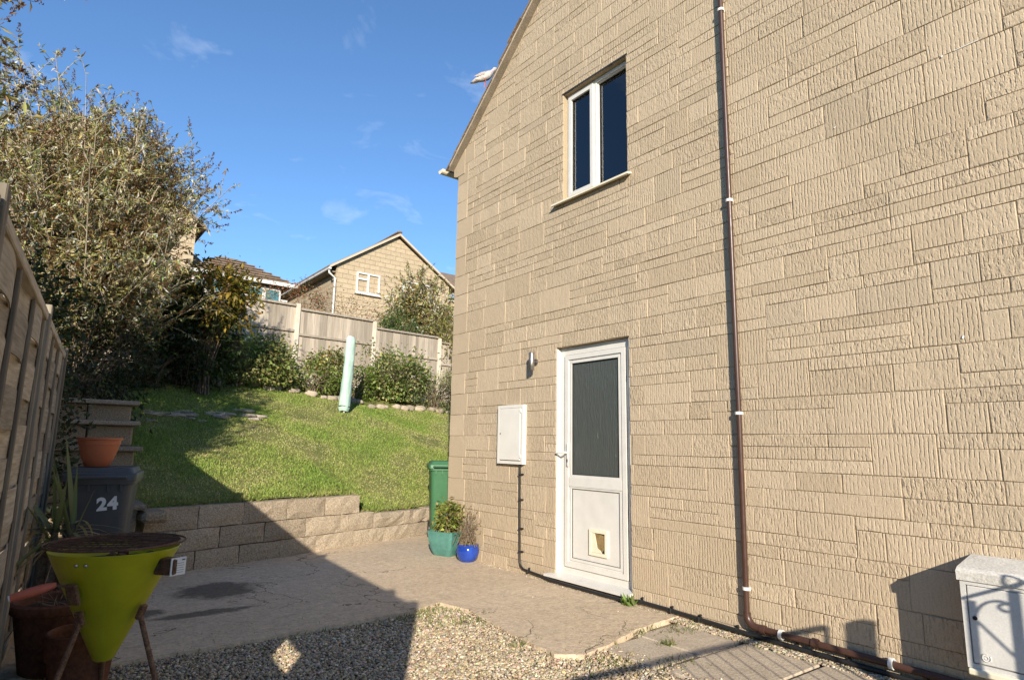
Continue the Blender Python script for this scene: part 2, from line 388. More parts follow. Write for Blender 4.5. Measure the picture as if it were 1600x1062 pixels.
def twigs(name, P0, P1, r0_, r1_, mat='twig', parent=None, seg=1, sag=None, kind=None):
    """many thin 3-sided sticks from P0 to P1 (n,3), optional sag of the middle"""
    n = len(P0); ks = np.linspace(0, 1, seg+1); r0_ = np.broadcast_to(r0_, (n,)); r1_ = np.broadcast_to(r1_, (n,))
    d = unit(P1-P0); a = unit(np.cross(d, np.array([.3, .2, 1.]))); b = np.cross(d, a)
    V = np.empty((n, seg+1, 3, 3))
    for j, k in enumerate(ks):
        c = P0+(P1-P0)*k
        if sag is not None: c = c+sag*(4*k*(1-k))
        r = (r0_*(1-k)+r1_*k)[:, None]
        for q in range(3):
            t = 2*math.pi*q/3; V[:, j, q] = c+(a*math.cos(t)+b*math.sin(t))*r
    base = np.arange(n)[:, None]*(seg+1)*3; F = []
    for j in range(seg):
        for q in range(3):
            q2 = (q+1) % 3; F.append(base+np.array([[j*3+q, j*3+q2, (j+1)*3+q2, (j+1)*3+q]]))
    return raw(name, V.reshape(-1, 3), np.concatenate(F), mat, parent, np.full((n*(seg+1)*3, 3), .5), kind=kind)
def pick(cols, n, jit=.18):
    c = np.array(cols)[RNG.integers(0, len(cols), n)]; return np.clip(c*(1+RNG.normal(0, jit, (n, 1)))*(1+RNG.normal(0, .06, (n, 3))), .004, .9)

# ------------------------------------------------------------------ terrain
O_ = np.array([1.08, 6.69]); ES = np.array([.956, .292]); EN = np.array([-.292, .956])   # along / up the garden slope
def sn(x, y): return (x-O_[0])*ES[0]+(y-O_[1])*ES[1], (x-O_[0])*EN[0]+(y-O_[1])*EN[1]
def xy(s, n): return O_[0]+s*ES[0]+n*EN[0], O_[1]+s*ES[1]+n*EN[1]
def zl(s, n):
    s = np.asarray(s, float); n = np.asarray(n, float)
    z = .56+.38*np.minimum(n, 4.4)+.2*np.clip(n-4.4, 0, 2.2)+.22*np.clip(n-6.6, 0, 7)+.05*np.clip(n-14, 0, 60)
    k = np.clip((s-2.36)/.16, 0, 1); z = z-k*.25*np.clip(1-(n-.1)/1.3, 0, 1)
    return z+.02*np.sin(s*2.1+n*1.3)*np.clip(n, 0, 1)+.015*np.sin(s*5.3-n*3.7)*np.clip(n, 0, 1)
def zxy(x, y): return float(zl(*sn(x, y)))
def sheet(name, s0, s1, n0, n1, ds, dn, mat, dz=0):
    ss = np.arange(s0, s1+1e-6, ds); nn = np.arange(n0, n1+1e-6, dn); S, N = np.meshgrid(ss, nn); X, Y = xy(S, N); Z = zl(S, N)+dz
    V = np.stack([X, Y, Z], -1).reshape(-1, 3); a, b = S.shape; i = np.arange(a*b).reshape(a, b)
    F = np.stack([i[:-1, :-1], i[:-1, 1:], i[1:, 1:], i[1:, :-1]], -1).reshape(-1, 4)
    return struct(raw(name, V, F, mat, smooth=True))
MB().box((0, 40, -.35), (900, 900, .1)).build('ground', 'field')['kind'] = 'structure'
sheet('lawn', -.2, 14, .14, 4.42, .2, .214, 'lawn')
sheet('planting_bed', -9, 14, 4.40, 7.3, .25, .25, 'earth', .006)
sheet('shrub_bank', -9, -.1, .9, 4.42, .25, .25, 'earth', -.02)
sheet('hillside', -60, 90, 7.28, 110, 2.5, 2.5, 'field', -.01)

# concrete yard, slabs, gravel bed
def slab(name, pts, z0, z1, mat, jit=0.):
    out = []
    for i, p in enumerate(pts):
        q = pts[(i+1) % len(pts)]; L = math.dist(p, q); k = max(1, int(L/.05)) if jit else 1
        for j in range(k):
            t = j/k; x, y = p[0]+(q[0]-p[0])*t, p[1]+(q[1]-p[1])*t
            if j: x += random.gauss(0, jit); y += random.gauss(0, jit)
            out.append((x, y, z0))
    return MB().poly(out, (0, 0, z1-z0)).build(name, mat)
struct(slab('concrete_yard', [(-.6, 4.30), (1.0, 4.27), (1.6, 4.29), (2.42, 4.32), (2.73, 4.44), (2.80, 4.12), (2.70, 3.45), (2.66, 2.98), (2.80, 2.87), (3.10, 2.93), (3.45, 3.04), (4.00, 3.10), (4.2, 3.1), (4.2, 6.0), (4.4, 6.38), (9, 6.4), (9, 9.2), (-.6, 6.3)], -.3, 0, 'concrete', .004))
struct(MB().box((1.2, 1.0, -.137), (7, 7.2, .2)).build('gravel_bed', 'gravelbase'))
pav = struct(MB().box((3.3, 1.6, -.10), (1.5, 2.9, .1)).build('slab_path', 'soil'))
for (x0, x1, y0, y1) in ((3.02, 3.42, 2.52, 2.95), (3.44, 3.92, 2.50, 3.02), (3.05, 3.90, 1.98, 2.48), (3.07, 3.90, 1.40, 1.96), (3.07, 3.90, .85, 1.38)):
    rz = random.uniform(-.02, .02)
    MB().box(((x0+x1)/2, (y0+y1)/2, -.053+random.uniform(-.004, .004)), (x1-x0-.012, y1-y0-.012, .07), rz, .006).build('paving_slab', 'paver', pav)

# ------------------------------------------------------------------ the house
WX = 4.02
HOUSE = thing('house', 'large near house gable of tooled buff stone blocks with white door', 'house', (WX, 6.41, 0))
OPEN = [(3.555, 4.49, .03, 2.19), (3.54, 4.40, 3.70, 4.865)]
RZ = lambda y: 4.88+(6.40-y)*.842          # underside of the roof at the gable
wall_b = MB()
y_lo, y_hi = -1.6, 6.41
def wrect(y0, y1, z0, z1): wall_b.box((WX+.137, (y0+y1)/2, (z0+z1)/2), (.27, y1-y0, z1-z0))
wrect(4.49, 6.41, -.3, 4.76); wrect(y_lo, 3.54, -.3, 4.76)
wrect(3.54, 4.49, 2.19, 3.70); wrect(3.54, 3.555, -.3, 2.19); wrect(4.40, 4.49, 3.70, 4.76); wrect(3.555, 4.49, -.3, .03)
rid = (y_lo+y_hi)/2
wall_b.poly([(WX+.002, 4.40, 4.76), (WX+.002, 6.41, 4.76), (WX+.002, 6.41, RZ(6.41)), (WX+.002, 4.40, RZ(4.40))], (.27, 0, 0))
wall_b.poly([(WX+.002, 3.54, 4.865), (WX+.002, 4.40, 4.865), (WX+.002, 4.40, RZ(4.4)), (WX+.002, 3.54, RZ(3.54))], (.27, 0, 0))
wall_b.poly([(WX+.002, y_lo, 4.76), (WX+.002, 3.54, 4.76), (WX+.002, 3.54, RZ(3.54)), (WX+.002, rid, RZ(rid))], (.27, 0, 0))
# the other walls
wall_b.box((WX+3.3, 6.41-.12, 2.3), (6.1, .24, 5.1)); wall_b.box((WX+3.3, y_lo+.12, 2.3), (6.1, .24, 5.1)); wall_b.box((WX+6.3, rid, 2.3), (.2, 7.9, 5.1))
WALL = wall_b.build('wall', 'mortar', HOUSE)

def clip(poly, a, b, c):
    """keep a*y+b*z<=c"""
    out = []
    for i, p in enumerate(poly):
        q = poly[(i+1) % len(poly)]; fp = a*p[0]+b*p[1]-c; fq = a*q[0]+b*q[1]-c
        if fp <= 0: out.append(p)
        if fp*fq < 0: t = fp/(fp-fq); out.append((p[0]+(q[0]-p[0])*t, p[1]+(q[1]-p[1])*t))
    return out
rects = []     # (y0,y1,z0,z1,quoin)
def fill_row(y0, y1, z0, z1, wmin, wmax):
    y = y0
    while y < y1-.01:
        wd = random.uniform(wmin, wmax)
        if y1-y-wd < wmin*.6: wd = y1-y
        rects.append((y, y+wd, z0, z1, 0)); y += wd
BAND = .2455; Z0 = 1.341-6*BAND
for k in range(0, 31):
    za, zb = Z0+k*BAND, Z0+(k+1)*BAND
    q = random.choice((.23, .30, .36)); rects.append((6.41-q, 6.415, za, zb, 1))
    y = .2
    top = 6.41-q; u = (zb-za)/3
    if zb > 4.6: top = 6.41-max(0, (zb-4.77)/.842); 
    while y < 6.41-q-.01:
        t = random.random(); room = 6.41-q-y
        if t < .33:
            wd = min(random.uniform(.21, .47), room)
            if room-wd < .12: wd = room
            rects.append((y, y+wd, za, zb, 0))
        else:
            wd = min(random.uniform(.45, 1.15), room)
            if room-wd < .16: wd = room
            if t < .58: fill_row(y, y+wd, za, za+2*u, .2, .48); fill_row(y, y+wd, za+2*u, zb, .2, .6)
            elif t < .82: fill_row(y, y+wd, za, za+u, .2, .6); fill_row(y, y+wd, za+u, zb, .2, .48)
            elif t < .91:
                m = random.uniform(.45, .55)*(zb-za)+za; fill_row(y, y+wd, za, m, .2, .5); fill_row(y, y+wd, m, zb, .2, .5)
            else:
                for j in range(3): fill_row(y, y+wd, za+j*u, za+(j+1)*u, .22, .7)
        y += wd
polys = []
for (a, b, c, d, qn) in rects:
    parts = [(a, b, c, d)]
    for (oa, ob, oc, od) in OPEN:
        nxt = []
        for (y0, y1, z0, z1) in parts:
            if y1 <= oa or y0 >= ob or z1 <= oc or z0 >= od: nxt.append((y0, y1, z0, z1)); continue
            if y0 < oa: nxt.append((y0, oa, z0, z1))
            if y1 > ob: nxt.append((ob, y1, z0, z1))
            m0, m1 = max(y0, oa), min(y1, ob)
            if z0 < oc: nxt.append((m0, m1, z0, oc))
            if z1 > od: nxt.append((m0, m1, od, z1))
        parts = nxt
    for (y0, y1, z0, z1) in parts:
        if y1-y0 < .025 or z1-z0 < .02: continue
        p = [(y0, z0), (y1, z0), (y1, z1), (y0, z1)]
        p = clip(p, .842, 1, 4.88+.842*6.40-.03)
        if len(p) < 3: continue
        ar = abs(sum(p[i][0]*p[(i+1) % len(p)][1]-p[(i+1) % len(p)][0]*p[i][1] for i in range(len(p))))/2
        if ar < .0012: continue
        polys.append((p, qn, ar))
def stone_geo(mb, p, qn):
    g = .0015; cy = sum(q[0] for q in p)/len(p); cz = sum(q[1] for q in p)/len(p)
    pts = []
    for i, a in enumerate(p):
        b = p[(i+1) % len(p)]; L = math.dist(a, b); k = max(1, min(4, int(L/.085)))
        for j in range(k):
            t = j/k; y, z = a[0]+(b[0]-a[0])*t, a[1]+(b[1]-a[1])*t
            pts.append((y, z, j == 0))
    hw = max(abs(q[0]-cy) for q in p); hh = max(abs(q[1]-cz) for q in p)
    def ins(y, z, d):
        dy_, dz_ = cy-y, cz-z
        return (y+math.copysign(min(d, abs(dy_)), dy_)*(1 if abs(dy_) > hw*.9 else abs(dy_)/hw*.3),
                z+math.copysign(min(d, abs(dz_)), dz_)*(1 if abs(dz_) > hh*.9 else abs(dz_)/hh*.3))
    pr = random.uniform(.0045, .0075); bv = random.uniform(.0012, .003); out = []; mid = []; frt = []
    for (y, z, cn) in pts:
        jy, jz = random.gauss(0, .0013), random.gauss(0, .0010)
        y1_, z1_ = ins(y, z, g); out.append((WX+.012, y1_+jy, z1_+jz)); 
        mid.append((WX-pr+.003, y1_+jy, z1_+jz))
        y2_, z2_ = ins(y, z, g+bv+(.003 if cn else 0)); frt.append((WX-pr+random.gauss(0, .0008), y2_+jy*1.5, z2_+jz*1.5))
    n = len(pts); fs = []
    for i in range(n):
        j = (i+1) % n; fs.append((i, j, n+j, n+i)); fs.append((n+i, n+j, 2*n+j, 2*n+i))
    fs.append(tuple(range(2*n, 3*n)))
    st = random.random()
    col = (random.betavariate(2.2, 2.2), 0. if hh > .1 and st < .85 else (1. if st < .7 else st*.5), random.uniform(.0, .04) if qn else random.uniform(.06, 1.))
    mb.add(out+mid+frt, fs, col)
from bpy_extras.object_utils import world_to_camera_view
bpy.context.view_layer.update()
def seen(y, z):
    v = world_to_camera_view(sc, cam, Vector((WX, y, z))); return -.05 < v.x < 1.05 and -.05 < v.y < 1.05, v.z
sized = []
for (p, qn, ar) in polys:
    cy = sum(q[0] for q in p)/len(p); cz = sum(q[1] for q in p)/len(p); ok, dep = seen(cy, cz)
    sized.append((ar/dep**3 if ok else 0, p, qn))
sized.sort(key=lambda t: -t[0])
for _, p, qn in sized[:300]:
    mb = MB(); stone_geo(mb, p, qn); mb.build('stone', 'stone', WALL)
mb = MB()
for _, p, qn in sized[300:]: stone_geo(mb, p, qn)
mb.build('smaller_stones', 'stone', WALL, kind='stuff')
# plinth of rough mortar, kneeler stone
MB().box((WX-.004, 2.4, -.13), (.03, 8, .12)).build('plinth', 'mortar', HOUSE)
mb = MB(); mb.poly([(WX-.012, 6.26, 4.66), (WX-.012, 6.43, 4.66), (WX-.012, 6.51, 4.69), (WX-.012, 6.51, 4.785), (WX-.012, 6.26, 4.99)], (.22, 0, 0), (.15, 0, .02)); mb.build('kneeler_stone', 'stone', HOUSE)
M['limewash'] = plain('white_smear', (.78, .77, .74), .8)
for (ya, za, yb, zb, r) in ((1.02, 3.552, .90, 3.555, .0022), (1.085, 3.545, 1.075, 3.55, .006), (1.13, 1.86, 1.125, 1.875, .005), (1.72, 3.36, 1.71, 3.365, .004)):
    MB().tube([(WX-.008, ya, za), (WX-.008, yb, zb)], r, 6).build('paint_mark', 'limewash', HOUSE)
# roof with verge
roof_mb = MB()
def rpt(y, off, x): return (x, y, RZ(y)+off)
for (ya, yb, sgn) in ((6.56, rid, 1),):
    roof_mb.poly([rpt(ya, .055, WX-.04), rpt(yb, .055, WX-.04), rpt(yb, .055, WX+6.5), rpt(ya, .055, WX+6.5)], (0, 0, .04))
zr = RZ(rid); roof_mb.poly([(WX-.04, rid, zr+.055), (WX-.04, y_lo-.15, zr+.055-(rid-y_lo+.15)*.842), (WX+6.5, y_lo-.15, zr+.055-(rid-y_lo+.15)*.842), (WX+6.5, rid, zr+.055)], (0, 0, .04))
ROOF = roof_mb.build('roof', 'tile', HOUSE)
MB().poly([rpt(6.53, .0, WX-.085), rpt(rid, 0, WX-.085), rpt(rid, 0, WX+.05), rpt(6.53, 0, WX+.05)], (0, 0, .018)).build('undercloak', 'soffit', HOUSE)
MB().poly([rpt(6.52, .019, WX-.078), rpt(rid, .019, WX-.078), rpt(rid, .019, WX+.02), rpt(6.52, .019, WX+.02)], (0, 0, .050)).build('verge_mortar', 'verge', HOUSE)
sl = math.atan(.842)
for i in range(22):
    y = 6.50-i*.19
    if y < 2.5: break
    Rm = Matrix.Rotation(-sl+R_(2.2)+random.gauss(0, .006), 3, 'X')
    MB().box((WX+.045+random.gauss(0, .006), y-.02, RZ(y)+.088+random.gauss(0, .002)), (.28, .31, .016), Rm, .003).build('roof_tile', 'tile', ROOF)
# gutter with stop end
mb = MB(); gy, gz = 6.70, 4.83; pr = [(gy+math.cos(a)*.055, gz+math.sin(a)*.055) for a in np.linspace(math.pi, 2*math.pi, 9)]
pr2 = [(gy+math.cos(a)*.049, gz+math.sin(a)*.049+.002) for a in np.linspace(2*math.pi, math.pi, 9)]
mb.poly([(WX-.10, a, b) for a, b in pr+pr2], (6.3, 0, 0)); mb.poly([(WX-.108, a, b) for a, b in pr], (.008, 0, 0)); mb.build('gutter', 'cream', HOUSE)
MB().box((WX+.45, 6.52, 4.76), (.6, .2, .03)).build('soffit', 'cream', HOUSE)

# thin see-through glass
def thin_glass(name, tint, refl=.9):
    t = NT(name, .02, .5); fr = t.n('Fresnel', IOR=1.55); tr = t.n('BsdfTransparent', Color=(*tint, 1)); gl = t.n('BsdfGlossy', Roughness=.01); gl.inputs['Color'].default_value = (refl, refl, refl, 1)
    m = t.n('MixShader'); t.l(t.math('MULTIPLY', fr.outputs[0], 1.9), m.inputs[0]); t.l(tr.outputs[0], m.inputs[1]); t.l(gl.outputs[0], m.inputs[2])
    t.l(m.outputs[0], t.t.nodes['Material Output'].inputs['Surface']); return t.m
M['glass_thin'] = thin_glass('clear_glass', (.75, .8, .8))
M['room'] = plain('dim_room_wall', (.10, .11, .12), .9)
def frame_ring(mb, x, y0, y1, z0, z1, wd, dp, bev=.006):
    """rectangular ring of four mitred bars seen from -x; x = front face"""
    for (o, i_) in (((y0, z0), (y1, z0)), ((y1, z0), (y1, z1)), ((y1, z1), (y0, z1)), ((y0, z1), (y0, z0))):
        def inn(p): return (p[0]+(wd if p[0] == y0 else -wd), p[1]+(wd if p[1] == z0 else -wd))
        mb.poly([(x, *o), (x, *i_), (x, *inn(i_)), (x, *inn(o))], (dp, 0, 0))
# upper window
WIN = MB(); frame_ring(WIN, WX+.05, 3.545, 4.395, 3.705, 4.86, .032, .07); WIN.box((WX+.085, 3.995, 4.28), (.07, .034, 1.09)); WIN = WIN.build('window', 'white', HOUSE)
mb = MB(); frame_ring(mb, WX+.034, 4.012, 4.365, 3.735, 4.83, .040, .05); mb.build('sash', 'white', WIN)
mb = MB(); frame_ring(mb, WX+.068, 3.575, 3.98, 3.735, 4.83, .013, .03); mb.build('glazing_bead', 'white', WIN)
mb = MB(); frame_ring(mb, WX+.055, 4.050, 4.327, 3.773, 4.792, .009, .008); frame_ring(mb, WX+.086, 3.586, 3.969, 3.746, 4.819, .008, .008); mb.build('gasket', 'gasket', WIN)
MB().box((WX+.072, 4.1885, 4.283), (.006, .285, 1.03)).build('pane', 'glass_thin', WIN)
MB().box((WX+.100, 3.777, 4.283), (.006, .40, 1.09)).build('pane', 'glass_thin', WIN)
MB().box((WX+.20, 4.385, 4.28), (.16, .02, 1.12)).build('inner_reveal', 'blind', WIN)  # pale strip added inside, standing in for the left pane's reflection
mb = MB(); mb.box((WX+1.2, 3.97, 4.3), (.04, 2.2, 2.2)); mb.box((WX+.75, 5.05, 4.3), (.95, .04, 2.2)); mb.box((WX+.75, 2.9, 4.3), (.95, .04, 2.2)); mb.box((WX+.75, 3.97, 3.2), (.95, 2.2, .04)); mb.box((WX+.75, 3.97, 5.4), (.95, 2.2, .04)); mb.build('room', 'room', HOUSE)
mb = MB(); mb.poly([(WX-.065, 3.485, 3.655), (WX-.065, 4.52, 3.655), (WX-.065, 4.52, 3.672), (WX-.065, 3.485, 3.672)], (.02, 0, 0)); mb.poly([(WX-.062, 3.49, 3.672), (WX-.062, 4.515, 3.672), (WX+.064, 4.515, 3.704), (WX+.064, 3.49, 3.704)], (0, 0, -.017)); mb.build('window_sill', 'cream', HOUSE)
mb = MB(); mb.box((WX+.03, 3.97, 4.876), (.075, .9, .018)); mb.build('window_lintel_drip', 'gasket', HOUSE)
# door
DOOR = MB(); frame_ring(DOOR, WX+.052, 3.56, 4.485, .075, 2.185, .07, .07); DOOR.box((WX+.026, 4.4865, 1.13), (.05, .005, 2.1)); DOOR.box((WX+.026, 3.5585, 1.13), (.05, .005, 2.1)); DOOR = DOOR.build('door', 'white', HOUSE)  # thin white strips on the reveals paint in their overexposed sunlit look
mb = MB(); frame_ring(mb, WX+.036, 3.636, 4.409, .15, 2.11, .045, .05); mb.build('door_frame', 'white', DOOR)
mb = MB(); frame_ring(mb, WX+.050, 3.672, 4.373, .186, 2.074, .03, .03)
for (y0, y1, z0, z1) in ((3.70, 4.345, .955, 2.05), (3.70, 4.345, .21, .875)): frame_ring(mb, WX+.044, y0, y1, z0, z1, .022, .03)
mb.box((WX+.058, 4.0225, .913), (.04, .66, .085)); mb.build('sash', 'white', DOOR)
mb = MB(); frame_ring(mb, WX+.0505, 3.631, 4.414, .145, 2.115, .0045, .02); frame_ring(mb, WX+.052, 3.722, 4.323, .977, 2.028, .006, .01); frame_ring(mb, WX+.052, 3.722, 4.323, .232, .853, .003, .01); mb.build('gasket', 'gasket', DOOR)
MB().box((WX+.072, 4.0225, 1.5025), (.012, .62, 1.07)).build('pane', 'glass_obs', DOOR)
MB().box((WX+.066, 4.0225, .5425), (.012, .62, .64)).build('panel', 'white', DOOR)
mb = MB(); mb.poly([(WX-.055, 3.55, .042), (WX-.055, 4.60, .042), (WX-.055, 4.60, .062), (WX-.055, 3.55, .062)], (.02, 0, 0)); mb.poly([(WX-.052, 3.552, .062), (WX-.052, 4.598, .062), (WX+.055, 4.49, .088), (WX+.055, 3.552, .088)], (0, 0, -.02)); mb.build('threshold', 'white', DOOR)
mb = MB(); mb.box((WX+.03, 4.36, 1.16), (.014, .035, .22), None, .005); mb.tube([(WX+.03, 4.36, 1.18), (WX-.015, 4.36, 1.18), (WX-.025, 4.375, 1.18), (WX-.027, 4.46, 1.176)], .010, 8); mb.build('handle', 'white_metal', DOOR, .8)
MB().box((WX+.0215, 4.36, 1.105), (.004, .010, .028)).build('keyhole', 'gasket', DOOR)
FLAP = MB(); frame_ring(FLAP, WX+.042, 3.875, 4.095, .292, .515, .028, .025); FLAP = FLAP.build('cat_flap', 'cream', DOOR)
MB().box((WX+.0565, 3.985, .4035), (.003, .17, .17)).build('opening', 'gasket', FLAP)  # black sheet painted in for the dark inside of the hole
MB().poly([(WX+.0475, 4.066, .321), (WX+.0475, 4.066, .487), (WX+.0475, 4.03, .482), (WX+.0475, 4.012, .42), (WX+.0475, 3.998, .36), (WX+.0475, 3.965, .345), (WX+.0475, 3.94, .322)], (.005, 0, 0)).build('torn_card', 'cream', FLAP)
M['cardboard'] = mottled('brown_card', (.17, .115, .045), (.27, .19, .085), 18, .9)
MB().poly([(WX+.0515, 4.02, .33), (WX+.0515, 4.035, .485), (WX+.0515, 3.905, .47), (WX+.0515, 3.91, .36), (WX+.0515, 3.945, .33)], (.003, 0, 0)).build('card_backing', 'cardboard', FLAP)

# things fixed on the wall
lamp = thing('wall_lamp', 'small steel cylinder lamp on the wall left of the door', 'lamp', (WX, 4.80, 2.08))
mb = MB(); mb.lathe([(0, 0), (.034, 0), (.034, .012), (0, .014)], (WX-.002, 4.80, 2.08), 20, Matrix.Rotation(-math.pi/2, 3, 'Y')); mb.build('backplate', 'steel', lamp, .6)
mb = MB(); mb.lathe([(.0, 1.99), (.026, 1.99), (.0285, 1.994), (.0285, 2.168), (.026, 2.172), (0, 2.172)], (WX-.085, 4.775, 0), 20); mb.build('shade', 'steel', lamp, .6)
MB().tube([(WX, 4.80, 2.08), (WX-.075, 4.778, 2.08)], .010).build('arm', 'steel', lamp)
cab = thing('meter_cabinet', 'flat white electricity meter cabinet on the wall beside the door', 'cabinet', (WX, 5.15, 1.05))
mb = MB(); frame_ring(mb, WX-.052, 4.945, 5.375, 1.05, 1.655, .030, .06); mb.box((WX-.012, 5.16, 1.3525), (.03, .40, .58)); mb.build('case', 'white_metal', cab)
MB().box((WX-.045, 5.168, 1.355), (.014, .355, .535), None, .004).build('cabinet_door', 'white_metal', cab)
for z in (1.13, 1.59): MB().box((WX-.054, 4.978, z), (.012, .014, .035), None, .003).build('hinge', 'white_metal', cab)
MB().tube([(WX-.054, 5.325, 1.36), (WX-.050, 5.325, 1.36)], .008).build('lock', 'gasket', cab)
# downpipe, cable
dp = thing('downpipe', 'thin brown waste pipe running down the wall and along its foot', 'pipe', (WX-.045, 2.50, 0))
px = WX-.036
MB().tube([(px, 2.505, 5.6), (px, 2.503, 1.5), (px, 2.51, .12)], .019, 14).build('vertical_pipe', 'brownpipe', dp, .6)
mb = MB(); mb.tube([(px, 2.51, .15)]+[(px, 2.51-.07*(1-math.cos(a)), .138-.07*math.sin(a)) for a in np.linspace(0, math.pi/2, 7)]+[(px, 2.40, .068)], .025, 14); mb.build('elbow', 'brownpipe', dp, .6)
MB().tube([(px, 2.42, .068), (px, 1.5, .058), (px, .4, .045)], .0205, 14).build('horizontal_pipe', 'brownpipe', dp, .6)
for z in (4.70, 3.09, 1.49, .305):
    mb = MB(); mb.lathe([(.0195, -.010), (.027, -.010), (.027, .010), (.0195, .010), (.0195, -.010)], (px, 2.505, z), 16); mb.box((px+.026, 2.505, z), (.026, .03, .018)); mb.build('pipe_clip', 'clipwhite', dp, .6)
for y in (2.27, 1.62, 1.0):
    mb = MB(); mb.lathe([(.023, -.011), (.031, -.011), (.031, .011), (.023, .011), (.023, -.011)], (px, y, .064), 16, Matrix.Rotation(math.pi/2, 3, 'X')); mb.box((px+.035, y, .064), (.03, .022, .03)); mb.build('pipe_clip', 'clipwhite', dp, .6)
for y in (2.395, 2.05):
    mb = MB(); mb.lathe([(.022, -.018), (.029, -.018), (.029, .018), (.022, .018)], (px, y, .066), 14, Matrix.Rotation(math.pi/2, 3, 'X')); mb.build('coupling', 'brownpipe', dp, .6)
cab2 = thing('cable_conduit', 'black cable dropping from the meter cabinet and running along the wall foot', 'cable', (WX-.02, 5.02, 0))
cx = WX-.022
pts = [(cx, 5.02, 1.06), (cx, 5.015, .7), (cx, 5.005, .3), (cx, 5.0, .11), (cx, 4.985, .065), (cx, 4.94, .04), (cx, 4.86, .034), (cx-.012, 4.66, .026), (cx-.05, 4.5, .020), (cx-.05, 3.58, .018), (cx-.01, 3.46, .034), (cx, 3.2, .028), (cx, 2.95, .020), (cx-.012, 2.5, .012), (cx-.016, 2.1, .008), (cx-.016, 1.5, .004), (cx-.016, .4, .0)]
MB().tube(pts, [.0105]*6+[.0125]*2+[.015]*9, 10).build('cable', 'blackpipe', cab2, .8)
for (y, z, dz) in ((5.005, .95, 0), (5.0, .70, 0), (4.995, .42, 0), (4.99, .2, 0), (4.86, .034, 1), (3.44, .034, 1), (3.15, .026, 1), (2.9, .019, 1), (2.6, .013, 1), (2.18, .009, 1), (1.86, .007, 1), (1.45, .004, 1)):
    mb = MB(); mb.box((WX-.022, y+(0 if dz else -.0), z), (.044, .016 if dz else .03, .034 if dz else .016), None, .003)
    oy, oz = (0, .026) if dz else (-.024, 0); mb.lathe([(0, 0), (.009, 0), (.009, .014), (0, .016)], (WX-.006, y+oy, z+oz), 8, Matrix.Rotation(-math.pi/2, 3, 'Y')); mb.build('cable_clip', 'blackpipe', cab2)
# gas meter box
gb = thing('gas_meter_box', 'pale grey gas meter box on a short leg at the wall foot', 'meter box', (3.9, .95, 0))
gx, g0, g1 = 3.775, .70, 1.185
mb = MB(); mb.box(((gx+WX-.01)/2+.006, (g0+g1)/2, .415), (WX-.01-gx-.012, g1-g0-.01, .40), None, .006); mb.build('case', 'grp', gb)
mb = MB(); frame_ring(mb, gx-.004, g0, g1, .205, .615, .022, .03); mb.build('rim', 'grp', gb)
MB().box((gx+.004, (g0+g1)/2, .41), (.012, g1-g0-.052, .358), None, .004).build('box_door', 'grp', gb)
mb = MB(); mb.poly([(gx-.012, g0-.01, .612), (gx-.016, g0-.01, .655), (gx+.012, g0-.01, .672), (WX-.008, g0-.01, .712), (WX-.008, g0-.01, .618)], (0, g1-g0+.02, 0)); mb.build('lid', 'concrete_lid', gb)
MB().box((gx+.01, (g0+g1)/2, .19), (.06, g1-g0-.006, .03), None, .006).build('base_ledge', 'cream', gb)
MB().box((3.86, 1.05, .04), (.06, .06, .28), None, .004).build('leg', 'cream', gb)
MB().lathe([(0, 0), (.010, 0), (.010, .004), (.0055, .0045), (.0055, .002), (0, .002)], (gx-.002, 1.135, .44), 14, Matrix.Rotation(-math.pi/2, 3, 'Y')).build('lock', 'gasket', gb)
em = MB(); cy_, cz_ = 1.105, .265
em.tube([(gx-.003, cy_+.018*math.cos(a), cz_+.018*math.sin(a)) for a in np.linspace(R_(150), R_(460), 16)], .0028, 6)
em.tube([(gx-.003, cy_-.018*1*math.cos(R_(180))*0-.008, cz_), (gx-.003, cy_-.018, cz_), (gx-.003, cy_-.018, cz_-.012)], .0026, 6)
em.tube([(gx-.003, cy_+.008*math.cos(a), cz_+.008*math.sin(a)) for a in np.linspace(R_(60), R_(330), 10)], .002, 6)
em.build('emblem', 'grp', gb)

